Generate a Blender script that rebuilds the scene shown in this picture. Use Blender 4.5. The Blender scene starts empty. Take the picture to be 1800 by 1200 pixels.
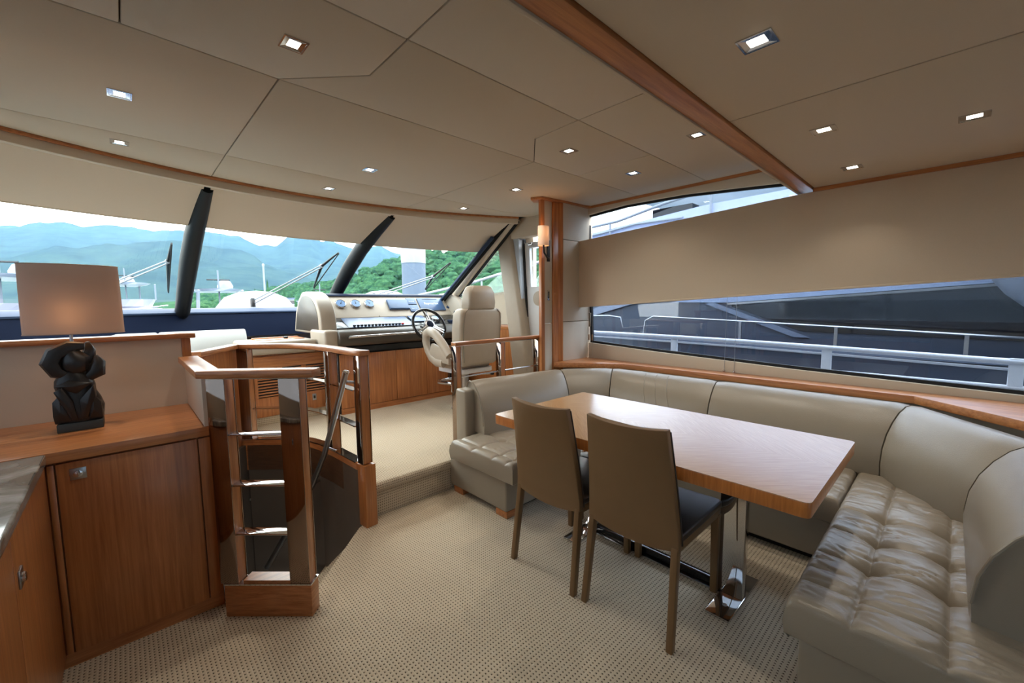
import bpy, bmesh, math, random
from mathutils import Vector, Matrix, noise as mnoise

scn = bpy.context.scene
COL = scn.collection
random.seed(7)
PI = math.pi

# ------------------------------------------------------------------ camera
def make_camera():
    yaw, p, r = [math.radians(a) for a in (43.118, -5.166, -0.607)]
    fwd = Vector((math.sin(yaw) * math.cos(p), math.cos(yaw) * math.cos(p), math.sin(p)))
    right = Vector((math.cos(yaw), -math.sin(yaw), 0))
    up = right.cross(fwd)
    r2 = right * math.cos(r) + up * math.sin(r)
    u2 = r2.cross(fwd)
    cd = bpy.data.cameras.new('camera')
    cd.sensor_width = 36
    cd.lens = 730 / 1800 * 36
    cd.clip_start = 0.05
    cd.clip_end = 12000
    cam = bpy.data.objects.new('camera', cd)
    COL.objects.link(cam)
    M = Matrix((r2, u2, -fwd)).transposed().to_4x4()
    M.translation = (0, 0, 1.4)
    cam.matrix_world = M
    scn.camera = cam
make_camera()

# ------------------------------------------------------------------ exposure, sky, big lights
scn.view_settings.view_transform = 'Standard'
scn.view_settings.look = 'None'
scn.view_settings.gamma = 1
scn.view_settings.use_curve_mapping = False
scn.view_settings.exposure = 0.25
SKY = 8.5                 # bright overcast
LAMP = 2.0                # watts of each ceiling downlight

w = bpy.data.worlds.new('overcast_sky')
scn.world = w
w.use_nodes = True
nt = w.node_tree
nt.nodes.clear()
o_ = nt.nodes.new('ShaderNodeOutputWorld')
bg = nt.nodes.new('ShaderNodeBackground')
tc = nt.nodes.new('ShaderNodeTexCoord')
sp = nt.nodes.new('ShaderNodeSeparateXYZ')
rp = nt.nodes.new('ShaderNodeValToRGB')
nt.links.new(tc.outputs['Generated'], sp.inputs[0])
nt.links.new(sp.outputs['Z'], rp.inputs[0])
rp.color_ramp.elements[0].position = 0.0
rp.color_ramp.elements[0].color = (0.94, 0.98, 1.0, 1)
rp.color_ramp.elements[1].position = 0.9
rp.color_ramp.elements[1].color = (0.96, 0.98, 1.0, 1)
nt.links.new(rp.outputs[0], bg.inputs[0])
bg.inputs[1].default_value = SKY
nt.links.new(bg.outputs[0], o_.inputs[0])

sd = bpy.data.lights.new('sun_behind_cloud', 'SUN')
sd.energy = 1.6
sd.angle = math.radians(40)
sd.color = (1.0, 0.97, 0.92)
so = bpy.data.objects.new('sun_behind_cloud', sd)
COL.objects.link(so)
so.rotation_euler = (math.radians(-52), 0, math.radians(-12))   # from ahead, high

# ------------------------------------------------------------------ materials
def lin(c):
    return tuple((v / 255 / 12.92) if v / 255 <= .04045 else ((v / 255 + .055) / 1.055) ** 2.4 for v in c)
MATS = {}
def newmat(name):
    m = bpy.data.materials.new(name)
    m.use_nodes = True
    MATS[name] = m
    return m, m.node_tree, m.node_tree.nodes['Principled BSDF']
def plain(name, rgb, rough=.5, metal=0, spec=.5, noise=0, nscale=30, bump=0, bscale=200, coat=0, emis=None, es=0, sheen=0):
    m, t, b = newmat(name)
    c = lin(rgb)
    b.inputs['Base Color'].default_value = (*c, 1)
    b.inputs['Roughness'].default_value = rough
    b.inputs['Metallic'].default_value = metal
    b.inputs['Specular IOR Level'].default_value = spec
    b.inputs['Coat Weight'].default_value = coat
    b.inputs['Sheen Weight'].default_value = sheen
    if emis:
        b.inputs['Emission Color'].default_value = (*emis, 1)
        b.inputs['Emission Strength'].default_value = es
    if noise or bump:
        tcn = t.nodes.new('ShaderNodeTexCoord')
    if noise:
        n = t.nodes.new('ShaderNodeTexNoise')
        n.inputs['Scale'].default_value = nscale
        n.inputs['Detail'].default_value = 4
        t.links.new(tcn.outputs['Object'], n.inputs['Vector'])
        mx = t.nodes.new('ShaderNodeMix'); mx.data_type = 'RGBA'
        mx.inputs[6].default_value = (*[v * (1 - noise) for v in c], 1)
        mx.inputs[7].default_value = (*[min(1, v * (1 + noise)) for v in c], 1)
        t.links.new(n.outputs[0], mx.inputs[0])
        t.links.new(mx.outputs[2], b.inputs['Base Color'])
    if bump:
        n2 = t.nodes.new('ShaderNodeTexNoise')
        n2.inputs['Scale'].default_value = bscale
        n2.inputs['Detail'].default_value = 3
        t.links.new(tcn.outputs['Object'], n2.inputs['Vector'])
        bp = t.nodes.new('ShaderNodeBump')
        bp.inputs['Strength'].default_value = bump
        bp.inputs['Distance'].default_value = .002
        t.links.new(n2.outputs[0], bp.inputs['Height'])
        t.links.new(bp.outputs[0], b.inputs['Normal'])
    return m
def wood(name, dark, light, scale=(60, 60, 2.2), rough=.32, coat=.25, chev=False):
    m, t, b = newmat(name)
    tcn = t.nodes.new('ShaderNodeTexCoord')
    vec = tcn.outputs['Object']
    if chev:                                  # bookmatched grain meeting along the table's long axis
        s = t.nodes.new('ShaderNodeSeparateXYZ'); t.links.new(vec, s.inputs[0])
        a = t.nodes.new('ShaderNodeMath'); a.operation = 'SUBTRACT'; a.inputs[1].default_value = 2.018
        t.links.new(s.outputs[0], a.inputs[0])
        ab = t.nodes.new('ShaderNodeMath'); ab.operation = 'ABSOLUTE'; t.links.new(a.outputs[0], ab.inputs[0])
        y0 = t.nodes.new('ShaderNodeMath'); y0.operation = 'SUBTRACT'; y0.inputs[1].default_value = 1.07
        t.links.new(s.outputs[1], y0.inputs[0])
        yb = t.nodes.new('ShaderNodeMath'); yb.operation = 'ABSOLUTE'; t.links.new(y0.outputs[0], yb.inputs[0])
        ad = t.nodes.new('ShaderNodeMath'); ad.operation = 'ADD'
        t.links.new(ab.outputs[0], ad.inputs[0]); t.links.new(yb.outputs[0], ad.inputs[1])
        su = t.nodes.new('ShaderNodeMath'); su.operation = 'SUBTRACT'
        t.links.new(ab.outputs[0], su.inputs[0]); t.links.new(yb.outputs[0], su.inputs[1])
        cb = t.nodes.new('ShaderNodeCombineXYZ')
        t.links.new(ad.outputs[0], cb.inputs[0]); t.links.new(su.outputs[0], cb.inputs[1])
        vec = cb.outputs[0]
    mp = t.nodes.new('ShaderNodeMapping')
    mp.inputs['Scale'].default_value = scale
    t.links.new(vec, mp.inputs[0])
    n = t.nodes.new('ShaderNodeTexNoise')
    n.inputs['Scale'].default_value = 1.0
    n.inputs['Detail'].default_value = 6
    n.inputs['Roughness'].default_value = .65
    n.inputs['Distortion'].default_value = .35
    t.links.new(mp.outputs[0], n.inputs['Vector'])
    r = t.nodes.new('ShaderNodeValToRGB')
    r.color_ramp.elements[0].position = .30; r.color_ramp.elements[0].color = (*lin(dark), 1)
    r.color_ramp.elements[1].position = .68; r.color_ramp.elements[1].color = (*lin(light), 1)
    t.links.new(n.outputs[0], r.inputs[0])
    t.links.new(r.outputs[0], b.inputs['Base Color'])
    b.inputs['Roughness'].default_value = rough
    b.inputs['Coat Weight'].default_value = coat
    b.inputs['Coat Roughness'].default_value = .2
    bp = t.nodes.new('ShaderNodeBump'); bp.inputs['Strength'].default_value = .08; bp.inputs['Distance'].default_value = .001
    t.links.new(n.outputs[0], bp.inputs['Height']); t.links.new(bp.outputs[0], b.inputs['Normal'])
    return m
def carpet(name, light, dark, p=.0125):
    m, t, b = newmat(name)
    tcn = t.nodes.new('ShaderNodeTexCoord')
    s = t.nodes.new('ShaderNodeSeparateXYZ'); t.links.new(tcn.outputs['Object'], s.inputs[0])
    nz = t.nodes.new('ShaderNodeTexNoise'); nz.inputs['Scale'].default_value = 45
    t.links.new(tcn.outputs['Object'], nz.inputs['Vector'])
    def wave(sock, per, add=None):
        a = t.nodes.new('ShaderNodeMath'); a.operation = 'MULTIPLY'; a.inputs[1].default_value = 2 * PI / per
        t.links.new(sock, a.inputs[0])
        if add is not None:
            q = t.nodes.new('ShaderNodeMath'); q.operation = 'ADD'
            t.links.new(a.outputs[0], q.inputs[0]); t.links.new(add, q.inputs[1]); a = q
        c = t.nodes.new('ShaderNodeMath'); c.operation = 'SINE'; t.links.new(a.outputs[0], c.inputs[0])
        return c.outputs[0]
    jit = t.nodes.new('ShaderNodeMath'); jit.operation = 'MULTIPLY'; jit.inputs[1].default_value = 1.6
    t.links.new(nz.outputs[0], jit.inputs[0])
    zy = t.nodes.new('ShaderNodeMath'); zy.operation = 'ADD'
    t.links.new(s.outputs[1], zy.inputs[0]); t.links.new(s.outputs[2], zy.inputs[1])
    wx = wave(s.outputs[0], p, jit.outputs[0]); wy = wave(zy.outputs[0], p * 1.25, jit.outputs[0])
    mul = t.nodes.new('ShaderNodeMath'); mul.operation = 'MINIMUM'
    t.links.new(wx, mul.inputs[0]); t.links.new(wy, mul.inputs[1])
    r = t.nodes.new('ShaderNodeValToRGB')
    mr = t.nodes.new('ShaderNodeMapRange'); mr.inputs[1].default_value = -1; mr.inputs[2].default_value = 1
    t.links.new(mul.outputs[0], mr.inputs[0]); t.links.new(mr.outputs[0], r.inputs[0])
    r.color_ramp.elements[0].position = .60; r.color_ramp.elements[0].color = (*lin(light), 1)
    r.color_ramp.elements[1].position = .90; r.color_ramp.elements[1].color = (*lin(dark), 1)
    t.links.new(r.outputs[0], b.inputs['Base Color'])
    b.inputs['Roughness'].default_value = .95
    b.inputs['Specular IOR Level'].default_value = .1
    iv = t.nodes.new('ShaderNodeMath'); iv.operation = 'MULTIPLY'; iv.inputs[1].default_value = -1
    t.links.new(mr.outputs[0], iv.inputs[0])
    bp = t.nodes.new('ShaderNodeBump'); bp.inputs['Strength'].default_value = .5; bp.inputs['Distance'].default_value = .004
    t.links.new(iv.outputs[0], bp.inputs['Height']); t.links.new(bp.outputs[0], b.inputs['Normal'])
    return m
def glass(name, tint, refl=.12):
    m = bpy.data.materials.new(name); m.use_nodes = True; MATS[name] = m
    t = m.node_tree; t.nodes.clear()
    o = t.nodes.new('ShaderNodeOutputMaterial')
    tr = t.nodes.new('ShaderNodeBsdfTransparent'); tr.inputs[0].default_value = (*tint, 1)
    gl = t.nodes.new('ShaderNodeBsdfGlossy'); gl.inputs['Roughness'].default_value = 0.0
    lw = t.nodes.new('ShaderNodeLayerWeight'); lw.inputs['Blend'].default_value = .5      # Schlick, same from both sides
    pw = t.nodes.new('ShaderNodeMath'); pw.operation = 'POWER'; pw.inputs[1].default_value = 5
    t.links.new(lw.outputs['Facing'], pw.inputs[0])
    mu = t.nodes.new('ShaderNodeMath'); mu.operation = 'MULTIPLY_ADD'; mu.inputs[1].default_value = 1 - refl; mu.inputs[2].default_value = refl
    mu.use_clamp = True
    t.links.new(pw.outputs[0], mu.inputs[0])
    mx = t.nodes.new('ShaderNodeMixShader')
    t.links.new(mu.outputs[0], mx.inputs[0]); t.links.new(tr.outputs[0], mx.inputs[1]); t.links.new(gl.outputs[0], mx.inputs[2])
    t.links.new(mx.outputs[0], o.inputs[0])
    return m
def shade_cloth(name, rgb, trans):
    m = bpy.data.materials.new(name); m.use_nodes = True; MATS[name] = m
    t = m.node_tree; t.nodes.clear()
    o = t.nodes.new('ShaderNodeOutputMaterial')
    d = t.nodes.new('ShaderNodeBsdfDiffuse'); d.inputs[0].default_value = (*lin(rgb), 1)
    tl = t.nodes.new('ShaderNodeBsdfTranslucent'); tl.inputs[0].default_value = (*lin(rgb), 1)
    mx = t.nodes.new('ShaderNodeMixShader'); mx.inputs[0].default_value = trans
    t.links.new(d.outputs[0], mx.inputs[1]); t.links.new(tl.outputs[0], mx.inputs[2])
    t.links.new(mx.outputs[0], o.inputs[0])
    return m

wood('cherry_wood', (152, 90, 46), (196, 128, 74))
wood('cherry_wood_horizontal', (152, 90, 48), (198, 132, 80), (3, 60, 60))
wood('cherry_wood_lengthwise', (154, 92, 48), (200, 134, 80), (60, 3, 60))
wood('cherry_wood_band', (152, 90, 48), (198, 132, 80), (9, 9, 80))
wood('table_oak', (176, 134, 90), (208, 170, 124), (170, 5, 1), .28, 1.0, chev=True)
wood('table_edge', (168, 96, 40), (206, 130, 62), (60, 60, 4))
carpet('saloon_carpet', (198, 184, 162), (66, 55, 45), .0145)
plain('headliner', (200, 188, 170), .8, noise=.03, nscale=300, bump=.15, bscale=500)
plain('wall_vinyl', (200, 187, 168), .7, noise=.03, nscale=200, bump=.1, bscale=600)
plain('blind_fabric', (216, 197, 173), .85, noise=.04, nscale=240, bump=.2, bscale=700)
plain('blind_fabric_forward', (205, 191, 173), .85, noise=.04, nscale=240)
plain('sofa_leather', (150, 140, 125), .30, noise=.03, nscale=14, bump=.25, bscale=260)
plain('helm_leather', (166, 153, 137), .45, noise=.05, nscale=14, bump=.2, bscale=260)
plain('white_leather', (160, 158, 153), .5, noise=.03, nscale=10)
plain('chair_leather', (120, 91, 58), .42, noise=.06, nscale=10, bump=.25, bscale=300)
plain('chair_seat_leather', (58, 50, 44), .35, noise=.06, nscale=12, bump=.25, bscale=300)
plain('stitching', (120, 112, 98), .7)
plain('chrome', (205, 205, 208), .06, 1)
plain('brushed_steel', (170, 170, 172), .28, 1)
plain('bronze_mirror', (150, 132, 120), .05, 1)
plain('black_plastic', (18, 19, 22), .45)
plain('black_gloss', (10, 11, 14), .12)
plain('mullion_black', (7, 9, 12), .55, spec=.25)
plain('dash_slate', (14, 24, 46), .6, spec=.12, noise=.05, nscale=60)
plain('dash_ledge', (44, 58, 82), .6, spec=.2)
plain('dash_vinyl', (172, 158, 142), .55, noise=.03, nscale=200, bump=.1, bscale=500)
plain('dash_leather_dark', (72, 65, 57), .4, noise=.06, nscale=60, bump=.2, bscale=300)
plain('instrument_sky_tint', (62, 84, 116), .3)  # bluish sky reflection on the covers, put into the base colour
plain('gauge_face', (92, 122, 160), .4)
plain('screen_print', (205, 220, 240), .5)
plain('red_switch', (210, 60, 50), .4)
plain('stairwell_suede', (92, 78, 66), .85, noise=.08, nscale=8)
plain('dark_gap', (24, 16, 12), .9)
plain('joint_felt', (98, 88, 74), .95)
plain('door_white', (206, 206, 208), .45)
plain('door_frame_grey', (176, 186, 198), .35)
plain('rubber', (22, 22, 24), .7)
plain('sculpture_stone', (36, 32, 30), .38, noise=.25, nscale=14)
plain('sculpture_plinth', (62, 66, 64), .6)
plain('wiper_white', (140, 144, 150), .4)
plain('gelcoat', (114, 120, 134), .3)
plain('superstructure_white', (214, 217, 224), .35)
plain('deckhouse_band', (112, 124, 148), .4)
plain('gelcoat_grey', (84, 92, 108), .4)
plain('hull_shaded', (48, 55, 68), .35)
plain('boat_window', (12, 14, 20), .08)
plain('canvas_cover', (124, 130, 142), .8)
plain('canvas_blue', (176, 182, 210), .8)
plain('pile_grey', (80, 90, 106), .8, noise=.12, nscale=6)
plain('teak', (150, 112, 78), .7)
plain('rope', (40, 42, 50), .9)
plain('lens_light', (255, 250, 235), .5, emis=(1, .93, .80), es=9)
plain('bulb_warm', (255, 220, 170), .5, emis=(1, .55, .22), es=8)
shade_cloth('lamp_linen', (194, 170, 154), .10)
shade_cloth('sconce_linen', (226, 210, 198), .12)
glass('windscreen_glass', (.80, .90, .92), .03)
glass('tinted_glass', (.58, .64, .71), .05)
glass('port_glass', (.28, .31, .34), .06)
glass('aft_door_glass', (.22, .25, .28), .06)
glass('clear_glass', (.9, .95, .98), .05)

# marble worktop
def marble():
    m, t, b = newmat('marble')
    tcn = t.nodes.new('ShaderNodeTexCoord')
    n = t.nodes.new('ShaderNodeTexNoise'); n.inputs['Scale'].default_value = 3.2; n.inputs['Detail'].default_value = 9
    n.inputs['Roughness'].default_value = .62; n.inputs['Distortion'].default_value = 1.8
    t.links.new(tcn.outputs['Object'], n.inputs['Vector'])
    r = t.nodes.new('ShaderNodeValToRGB')
    for p_, c_ in ((.38, (112, 108, 100)), (.5, (150, 148, 142)), (.62, (190, 190, 186))):
        e = r.color_ramp.elements.new(p_); e.color = (*lin(c_), 1)
    r.color_ramp.elements[0].color = (*lin((98, 92, 84)), 1)
    t.links.new(n.outputs[0], r.inputs[0]); t.links.new(r.outputs[0], b.inputs['Base Color'])
    b.inputs['Roughness'].default_value = .08
marble()

# ------------------------------------------------------------------ helpers
class MB:
    def __init__(s):
        s.v = []; s.f = []
    def add(s, vs, fs):
        n = len(s.v); s.v += [tuple(v) for v in vs]; s.f += [tuple(i + n for i in f) for f in fs]; return s
    def box(s, x0, x1, y0, y1, z0, z1):
        return s.prism([(x0, y0), (x1, y0), (x1, y1), (x0, y1)], z0, z1)
    def prism(s, pts, z0, z1):
        n = len(pts)
        return s.add([(p[0], p[1], z0) for p in pts] + [(p[0], p[1], z1) for p in pts],
                     [tuple(range(n - 1, -1, -1)), tuple(range(n, 2 * n))] + [(i, (i + 1) % n, n + (i + 1) % n, n + i) for i in range(n)])
    def prism_ax(s, pts, a0, a1, axis):
        """pts in the two other axes, extruded along axis 'x' or 'y'"""
        n = len(pts)
        def P(p, a): return (a, p[0], p[1]) if axis == 'x' else (p[0], a, p[1])
        return s.add([P(p, a0) for p in pts] + [P(p, a1) for p in pts],
                     [tuple(range(n - 1, -1, -1)), tuple(range(n, 2 * n))] + [(i, (i + 1) % n, n + (i + 1) % n, n + i) for i in range(n)])
    def loft(s, secs, caps=True, ring=True):
        n = len(secs[0]); vs = [p for q in secs for p in q]; fs = []
        for k in range(len(secs) - 1):
            for i in range(n if ring else n - 1):
                j = (i + 1) % n
                fs.append((k * n + i, k * n + j, (k + 1) * n + j, (k + 1) * n + i))
        if caps and ring:
            fs.append(tuple(range(n - 1, -1, -1))); fs.append(tuple(range((len(secs) - 1) * n, len(secs) * n)))
        return s.add(vs, fs)
    def tube(s, path, r, seg=10, r2=None, caps=True, closed=False):
        path = [Vector(p) for p in path]; secs = []; n = len(path)
        prev = None
        for k, p in enumerate(path):
            if closed: d = path[(k + 1) % n] - path[k - 1]
            else: d = path[min(k + 1, n - 1)] - path[max(k - 1, 0)]
            d.normalize()
            if prev is None:
                a = Vector((0, 0, 1)) if abs(d.z) < .9 else Vector((1, 0, 0))
                u = d.cross(a).normalized()
            else:
                u = (prev - d * prev.dot(d)).normalized()
            prev = u; v = d.cross(u)
            rr = r[k] if isinstance(r, (list, tuple)) else r
            rv = rr if r2 is None else (r2[k] if isinstance(r2, (list, tuple)) else r2)
            secs.append([p + u * (rr * math.cos(2 * PI * i / seg)) + v * (rv * math.sin(2 * PI * i / seg)) for i in range(seg)])
        if closed:
            secs.append(secs[0]); caps = False
        return s.loft(secs, caps)
    def lathe(s, prof, c, seg=24, axis=(0, 0, 1), sx=1, sy=1):
        ax = Vector(axis).normalized()
        a = Vector((0, 0, 1)) if abs(ax.z) < .9 else Vector((1, 0, 0))
        u = a.cross(ax).normalized() if abs(ax.z) < .9 else Vector((1, 0, 0)); v = ax.cross(u)
        secs = []
        for (r, h) in prof:
            secs.append([Vector(c) + ax * h + u * (r * sx * math.cos(2 * PI * i / seg)) + v * (r * sy * math.sin(2 * PI * i / seg)) for i in range(seg)])
        return s.loft(secs, caps=True)
    def obox(s, c, d, L, W, z0, z1):
        """box centred at c (xy), long axis along unit dir d"""
        d = Vector(d).normalized(); n = Vector((-d.y, d.x)); c = Vector(c)
        return s.prism([c - d * L / 2 - n * W / 2, c + d * L / 2 - n * W / 2, c + d * L / 2 + n * W / 2, c - d * L / 2 + n * W / 2], z0, z1)
    def strip(s, path, w0, w1, z0, z1):
        """rectangular section swept along a plan path; w0..w1 offsets to the left normal"""
        P = [Vector(p[:2]) for p in path]; secs = []
        for k, p in enumerate(P):
            d = (P[min(k + 1, len(P) - 1)] - P[max(k - 1, 0)]).normalized(); n = Vector((-d.y, d.x))
            if 0 < k < len(P) - 1:
                d1 = (P[k] - P[k - 1]).normalized(); c = max(.5, abs(d1.dot(d))); n = n / c
            za = z0[k] if isinstance(z0, (list, tuple)) else z0; zb = z1[k] if isinstance(z1, (list, tuple)) else z1
            a = p + n * w0; b = p + n * w1
            secs.append([(a.x, a.y, za), (b.x, b.y, za), (b.x, b.y, zb), (a.x, a.y, zb)])
        return s.loft(secs)
    def build(s, name, mat, parent=None, smooth=False, bevel=0, seg=2, angle=35):
        me = bpy.data.meshes.new(name)
        me.from_pydata([tuple(v) for v in s.v], [], s.f)
        bm = bmesh.new(); bm.from_mesh(me)
        bmesh.ops.remove_doubles(bm, verts=bm.verts, dist=1e-6)
        bmesh.ops.recalc_face_normals(bm, faces=bm.faces)
        if bevel:
            es = [e for e in bm.edges if e.is_manifold and e.calc_face_angle(0) > math.radians(angle)]
            bmesh.ops.bevel(bm, geom=es, offset=bevel, segments=seg, profile=.5, affect='EDGES', clamp_overlap=True)
        if smooth or bevel:
            for f in bm.faces: f.smooth = True
            for e in bm.edges:
                if e.is_manifold and e.calc_face_angle(0) > math.radians(42): e.smooth = False
        bm.to_mesh(me); bm.free()
        me.materials.append(MATS[mat])
        ob = bpy.data.objects.new(name, me)
        COL.objects.link(ob)
        if parent is not None: adopt(ob, parent)
        return ob
def adopt(ob, parent):
    ob.parent = parent
    if parent.type == 'EMPTY':           # meshes are written in world coordinates
        ob.matrix_parent_inverse = Matrix.Translation(-Vector(parent.location))
def thing(name, label, cat, loc, group=None):
    e = bpy.data.objects.new(name, None); COL.objects.link(e)
    e.empty_display_size = .1; e.location = loc
    e['label'] = label; e['category'] = cat
    if group: e['group'] = group
    return e
def tag(o, label, cat, group=None):
    o['label'] = label; o['category'] = cat
    if group: o['group'] = group
    return o
def struct(o, label=None):
    o['kind'] = 'structure'
    if label: o['label'] = label
    return o
def sroot(name, loc, label=None):
    e = bpy.data.objects.new(name, None); COL.objects.link(e); e.location = loc; e.empty_display_size = .1
    return struct(e, label)
def copy_tree(o, parent=None):
    c = o.copy(); COL.objects.link(c)
    if parent is not None: c.parent = parent
    for ch in list(o.children): copy_tree(ch, c)
    return c
def text(name, body, size, mat, M, parent, extrude=.0006, align='CENTER'):
    cu = bpy.data.curves.new(name, 'FONT'); cu.body = body; cu.size = size; cu.extrude = extrude
    cu.align_x = align; cu.align_y = 'CENTER'; cu.resolution_u = 3
    tmp = bpy.data.objects.new(name + '_tmp', cu); COL.objects.link(tmp)
    dg = bpy.context.evaluated_depsgraph_get(); dg.update()
    me = bpy.data.meshes.new_from_object(tmp.evaluated_get(dg))
    bpy.data.objects.remove(tmp); bpy.data.curves.remove(cu)
    me.transform(M); me.materials.clear(); me.materials.append(MATS[mat])
    ob = bpy.data.objects.new(name, me); COL.objects.link(ob)
    adopt(ob, parent)
    return ob
def lerp(a, b, t): return Vector(a) * (1 - t) + Vector(b) * t
def frame_mat(origin, xdir, ydir):
    x = Vector(xdir).normalized(); y = Vector(ydir).normalized(); z = x.cross(y).normalized(); y = z.cross(x)
    M = Matrix((x, y, z)).transposed().to_4x4(); M.translation = origin
    return M
# ================================================================== THE SETTING
CURVE = [(1.075, 2.47), (1.05, 2.56), (1.04, 2.75), (1.03, 2.90), (1.005, 3.10), (.965, 3.26), (.91, 3.36), (.84, 3.44), (.74, 3.53), (.64, 3.62)]
# floor: saloon carpet with the stairwell cut out
fl = MB().prism([(-.95, -3.2), (3.7, -3.2), (3.7, 2.56), (1.10, 2.56), (1.0, 2.50), (.60, 2.08), (.57, 1.97), (.29, 2.22), (.27, 2.31), (-.95, 2.31)], -.06, 0).build('floor', 'saloon_carpet')
struct(fl, 'beige woven loop carpet of the saloon')
dk = [(3.66, 2.56), (3.66, 3.6), (3.4, 5.5), (1.4, 5.95), (-.75, 5.5), (-.86, 3.6), (.60, 3.66)] + CURVE[::-1][1:-1]
rd = MB().prism(dk, .165, .225).build('floor_raised', 'saloon_carpet')
struct(rd, 'raised carpeted helm deck, one step up')
ri = MB().box(1.09, 3.66, 2.565, 2.60, -.02, .19).build('step_riser', 'saloon_carpet', rd)
no = MB().prism_ax([(2.545, .178), (2.60, .170), (2.60, .2262), (2.565, .2262), (2.548, .216)], 1.09, 3.66, 'x').build('step_nosing', 'saloon_carpet', rd, bevel=.008)

# stairwell walls and treads
sw_path = CURVE + [(.58, 3.66), (.31, 3.22)]
sw = struct(MB().strip(sw_path, .012, .03, -1.35, .36).build('wall_stairwell', 'stairwell_suede'), 'dark curved stairwell wall below the balustrade')
MB().box(.268, .285, 2.26, 3.2, 0, .862).build('side_lining', 'cherry_wood', sw)
MB().box(.255, .285, 2.22, 3.3, -1.35, -.005).build('side_lining', 'stairwell_suede', sw)
MB().prism([(.25, 2.2), (.6, 1.95), (1.15, 2.5), (1.15, 3.75), (.25, 3.75)], -1.42, -1.36).build('stair_foot', 'stairwell_suede', sw)
mold = MB().strip([(p[0] - .012, p[1] - .012) for p in sw_path[:-1]], .0, .012, -.075, -.06).build('wall_seam', 'stitching', sw)
for k in range(4):
    z = -.26 - .26 * k; a = [(1.0, 2.5), (1.03, 2.8), (1.0, 3.12), (.84, 3.44), (.6, 3.64)]
    MB().prism([(.6 - .05 * k, 2.1 + .1 * k), a[k], a[k + 1], (.45 - .02 * k, 2.35 + .2 * k)], z - .03, z).build('stair_tread', 'saloon_carpet', sw, bevel=.006)
MB().box(.30, .47, 3.02, 3.24, .70, .79).build('side_shelf', 'cherry_wood_horizontal', sw, bevel=.003)

# partition on the port side behind the cabinet, with its wing beside the stairs
wp = struct(MB().box(-.86, .245, 2.91, 2.97, 0, 1.232).build('wall_partition', 'wall_vinyl'), 'low beige vinyl partition behind the lamp')
MB().box(-.86, .29, 2.875, 2.985, 1.232, 1.258).build('partition_cap', 'cherry_wood_horizontal', wp, bevel=.005)
MB().box(.228, .268, 2.90, 2.975, 1.128, 1.232).build('partition_end_post', 'cherry_wood', wp, bevel=.003)
MB().box(.235, .262, 2.27, 2.91, .867, 1.10).build('wing_panel', 'wall_vinyl', wp, bevel=.003)

# ceiling: forward headliner panels, separate pieces with open joints
ce = struct(MB().box(-.9, 3.7, .78, 4.12, 2.408, 2.47).build('ceiling', 'joint_felt'), 'pale fabric-panelled saloon ceiling')
def hy(x): return 4.035 - .13 * (x - 1.375) ** 2
def arc(x0, x1, n=8, off=0): return [(x0 + (x1 - x0) * i / n, hy(x0 + (x1 - x0) * i / n) + off) for i in range(n + 1)]
SX = 3.61; PX = -.87; A1, A2, A3 = 1.467, 2.09, 3.375
panels = [
    [(PX, .80), (.853, .80), (.853, A1), (PX, A1)],
    [(.853, .80), (1.885, .80), (1.885, A1), (.853, A1)],
    [(1.885, .80), (SX, .80), (SX, A1), (1.885, A1)],
    [(PX, A1), (.065, A1), (.065, A2 - .03), (PX, A2 - .03)],
    [(.065, A1), (.854, A1), (.855, 1.797), (.573, A2), (.065, A2 - .03)],
    [(.854, A1), (1.885, A1), (1.897, 1.803), (2.187, A2), (.573, A2), (.855, 1.797)],
    [(1.885, A1), (2.676, A1), (2.676, A2), (2.187, A2), (1.897, 1.803)],
    [(2.676, A1), (SX, A1), (SX, A2), (2.676, A2)],
    [(PX, A2 - .03), (.065, A2 - .03), (.573, A2), (.568, A3 - .035), (-.3, A3 - .075), (PX, A3 - .14)],
    [(.573, A2), (2.187, A2), (2.192, A3), (1.4, A3 + .02), (.568, A3 - .035)],
    [(2.187, A2), (SX, A2), (SX, A3 - .06), (3.05, A3 + .03), (2.192, A3)],
    [(PX, A3 - .14), (-.3, A3 - .075), (.568, A3 - .035)] + arc(.571, PX + .2, 8, -.02) ,
    [(.568, A3 - .035), (1.4, A3 + .02), (2.192, A3)] + arc(2.192, .571, 10, -.02),
    [(2.192, A3), (3.05, A3 + .03), (SX, A3 - .06)] + arc(SX - .08, 2.192, 8, -.02),
]
def shrink(poly, g):
    c = []
    n = len(poly); P = [Vector(p) for p in poly]
    ar = sum(P[i].x * P[(i + 1) % n].y - P[(i + 1) % n].x * P[i].y for i in range(n))
    if ar < 0: P.reverse()
    for i in range(n):
        a = (P[i] - P[i - 1]).normalized(); b = (P[(i + 1) % n] - P[i]).normalized()
        na = Vector((-a.y, a.x)); nb = Vector((-b.y, b.x))
        m = (na + nb); k = m.dot(na)
        c.append(P[i] + m * (g / max(k, .4)))
    return c
for pl in panels:
    MB().prism(shrink(pl, .0022), 2.39, 2.409).build('ceiling_panel', 'headliner', ce, bevel=.005, seg=2, angle=60)
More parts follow.
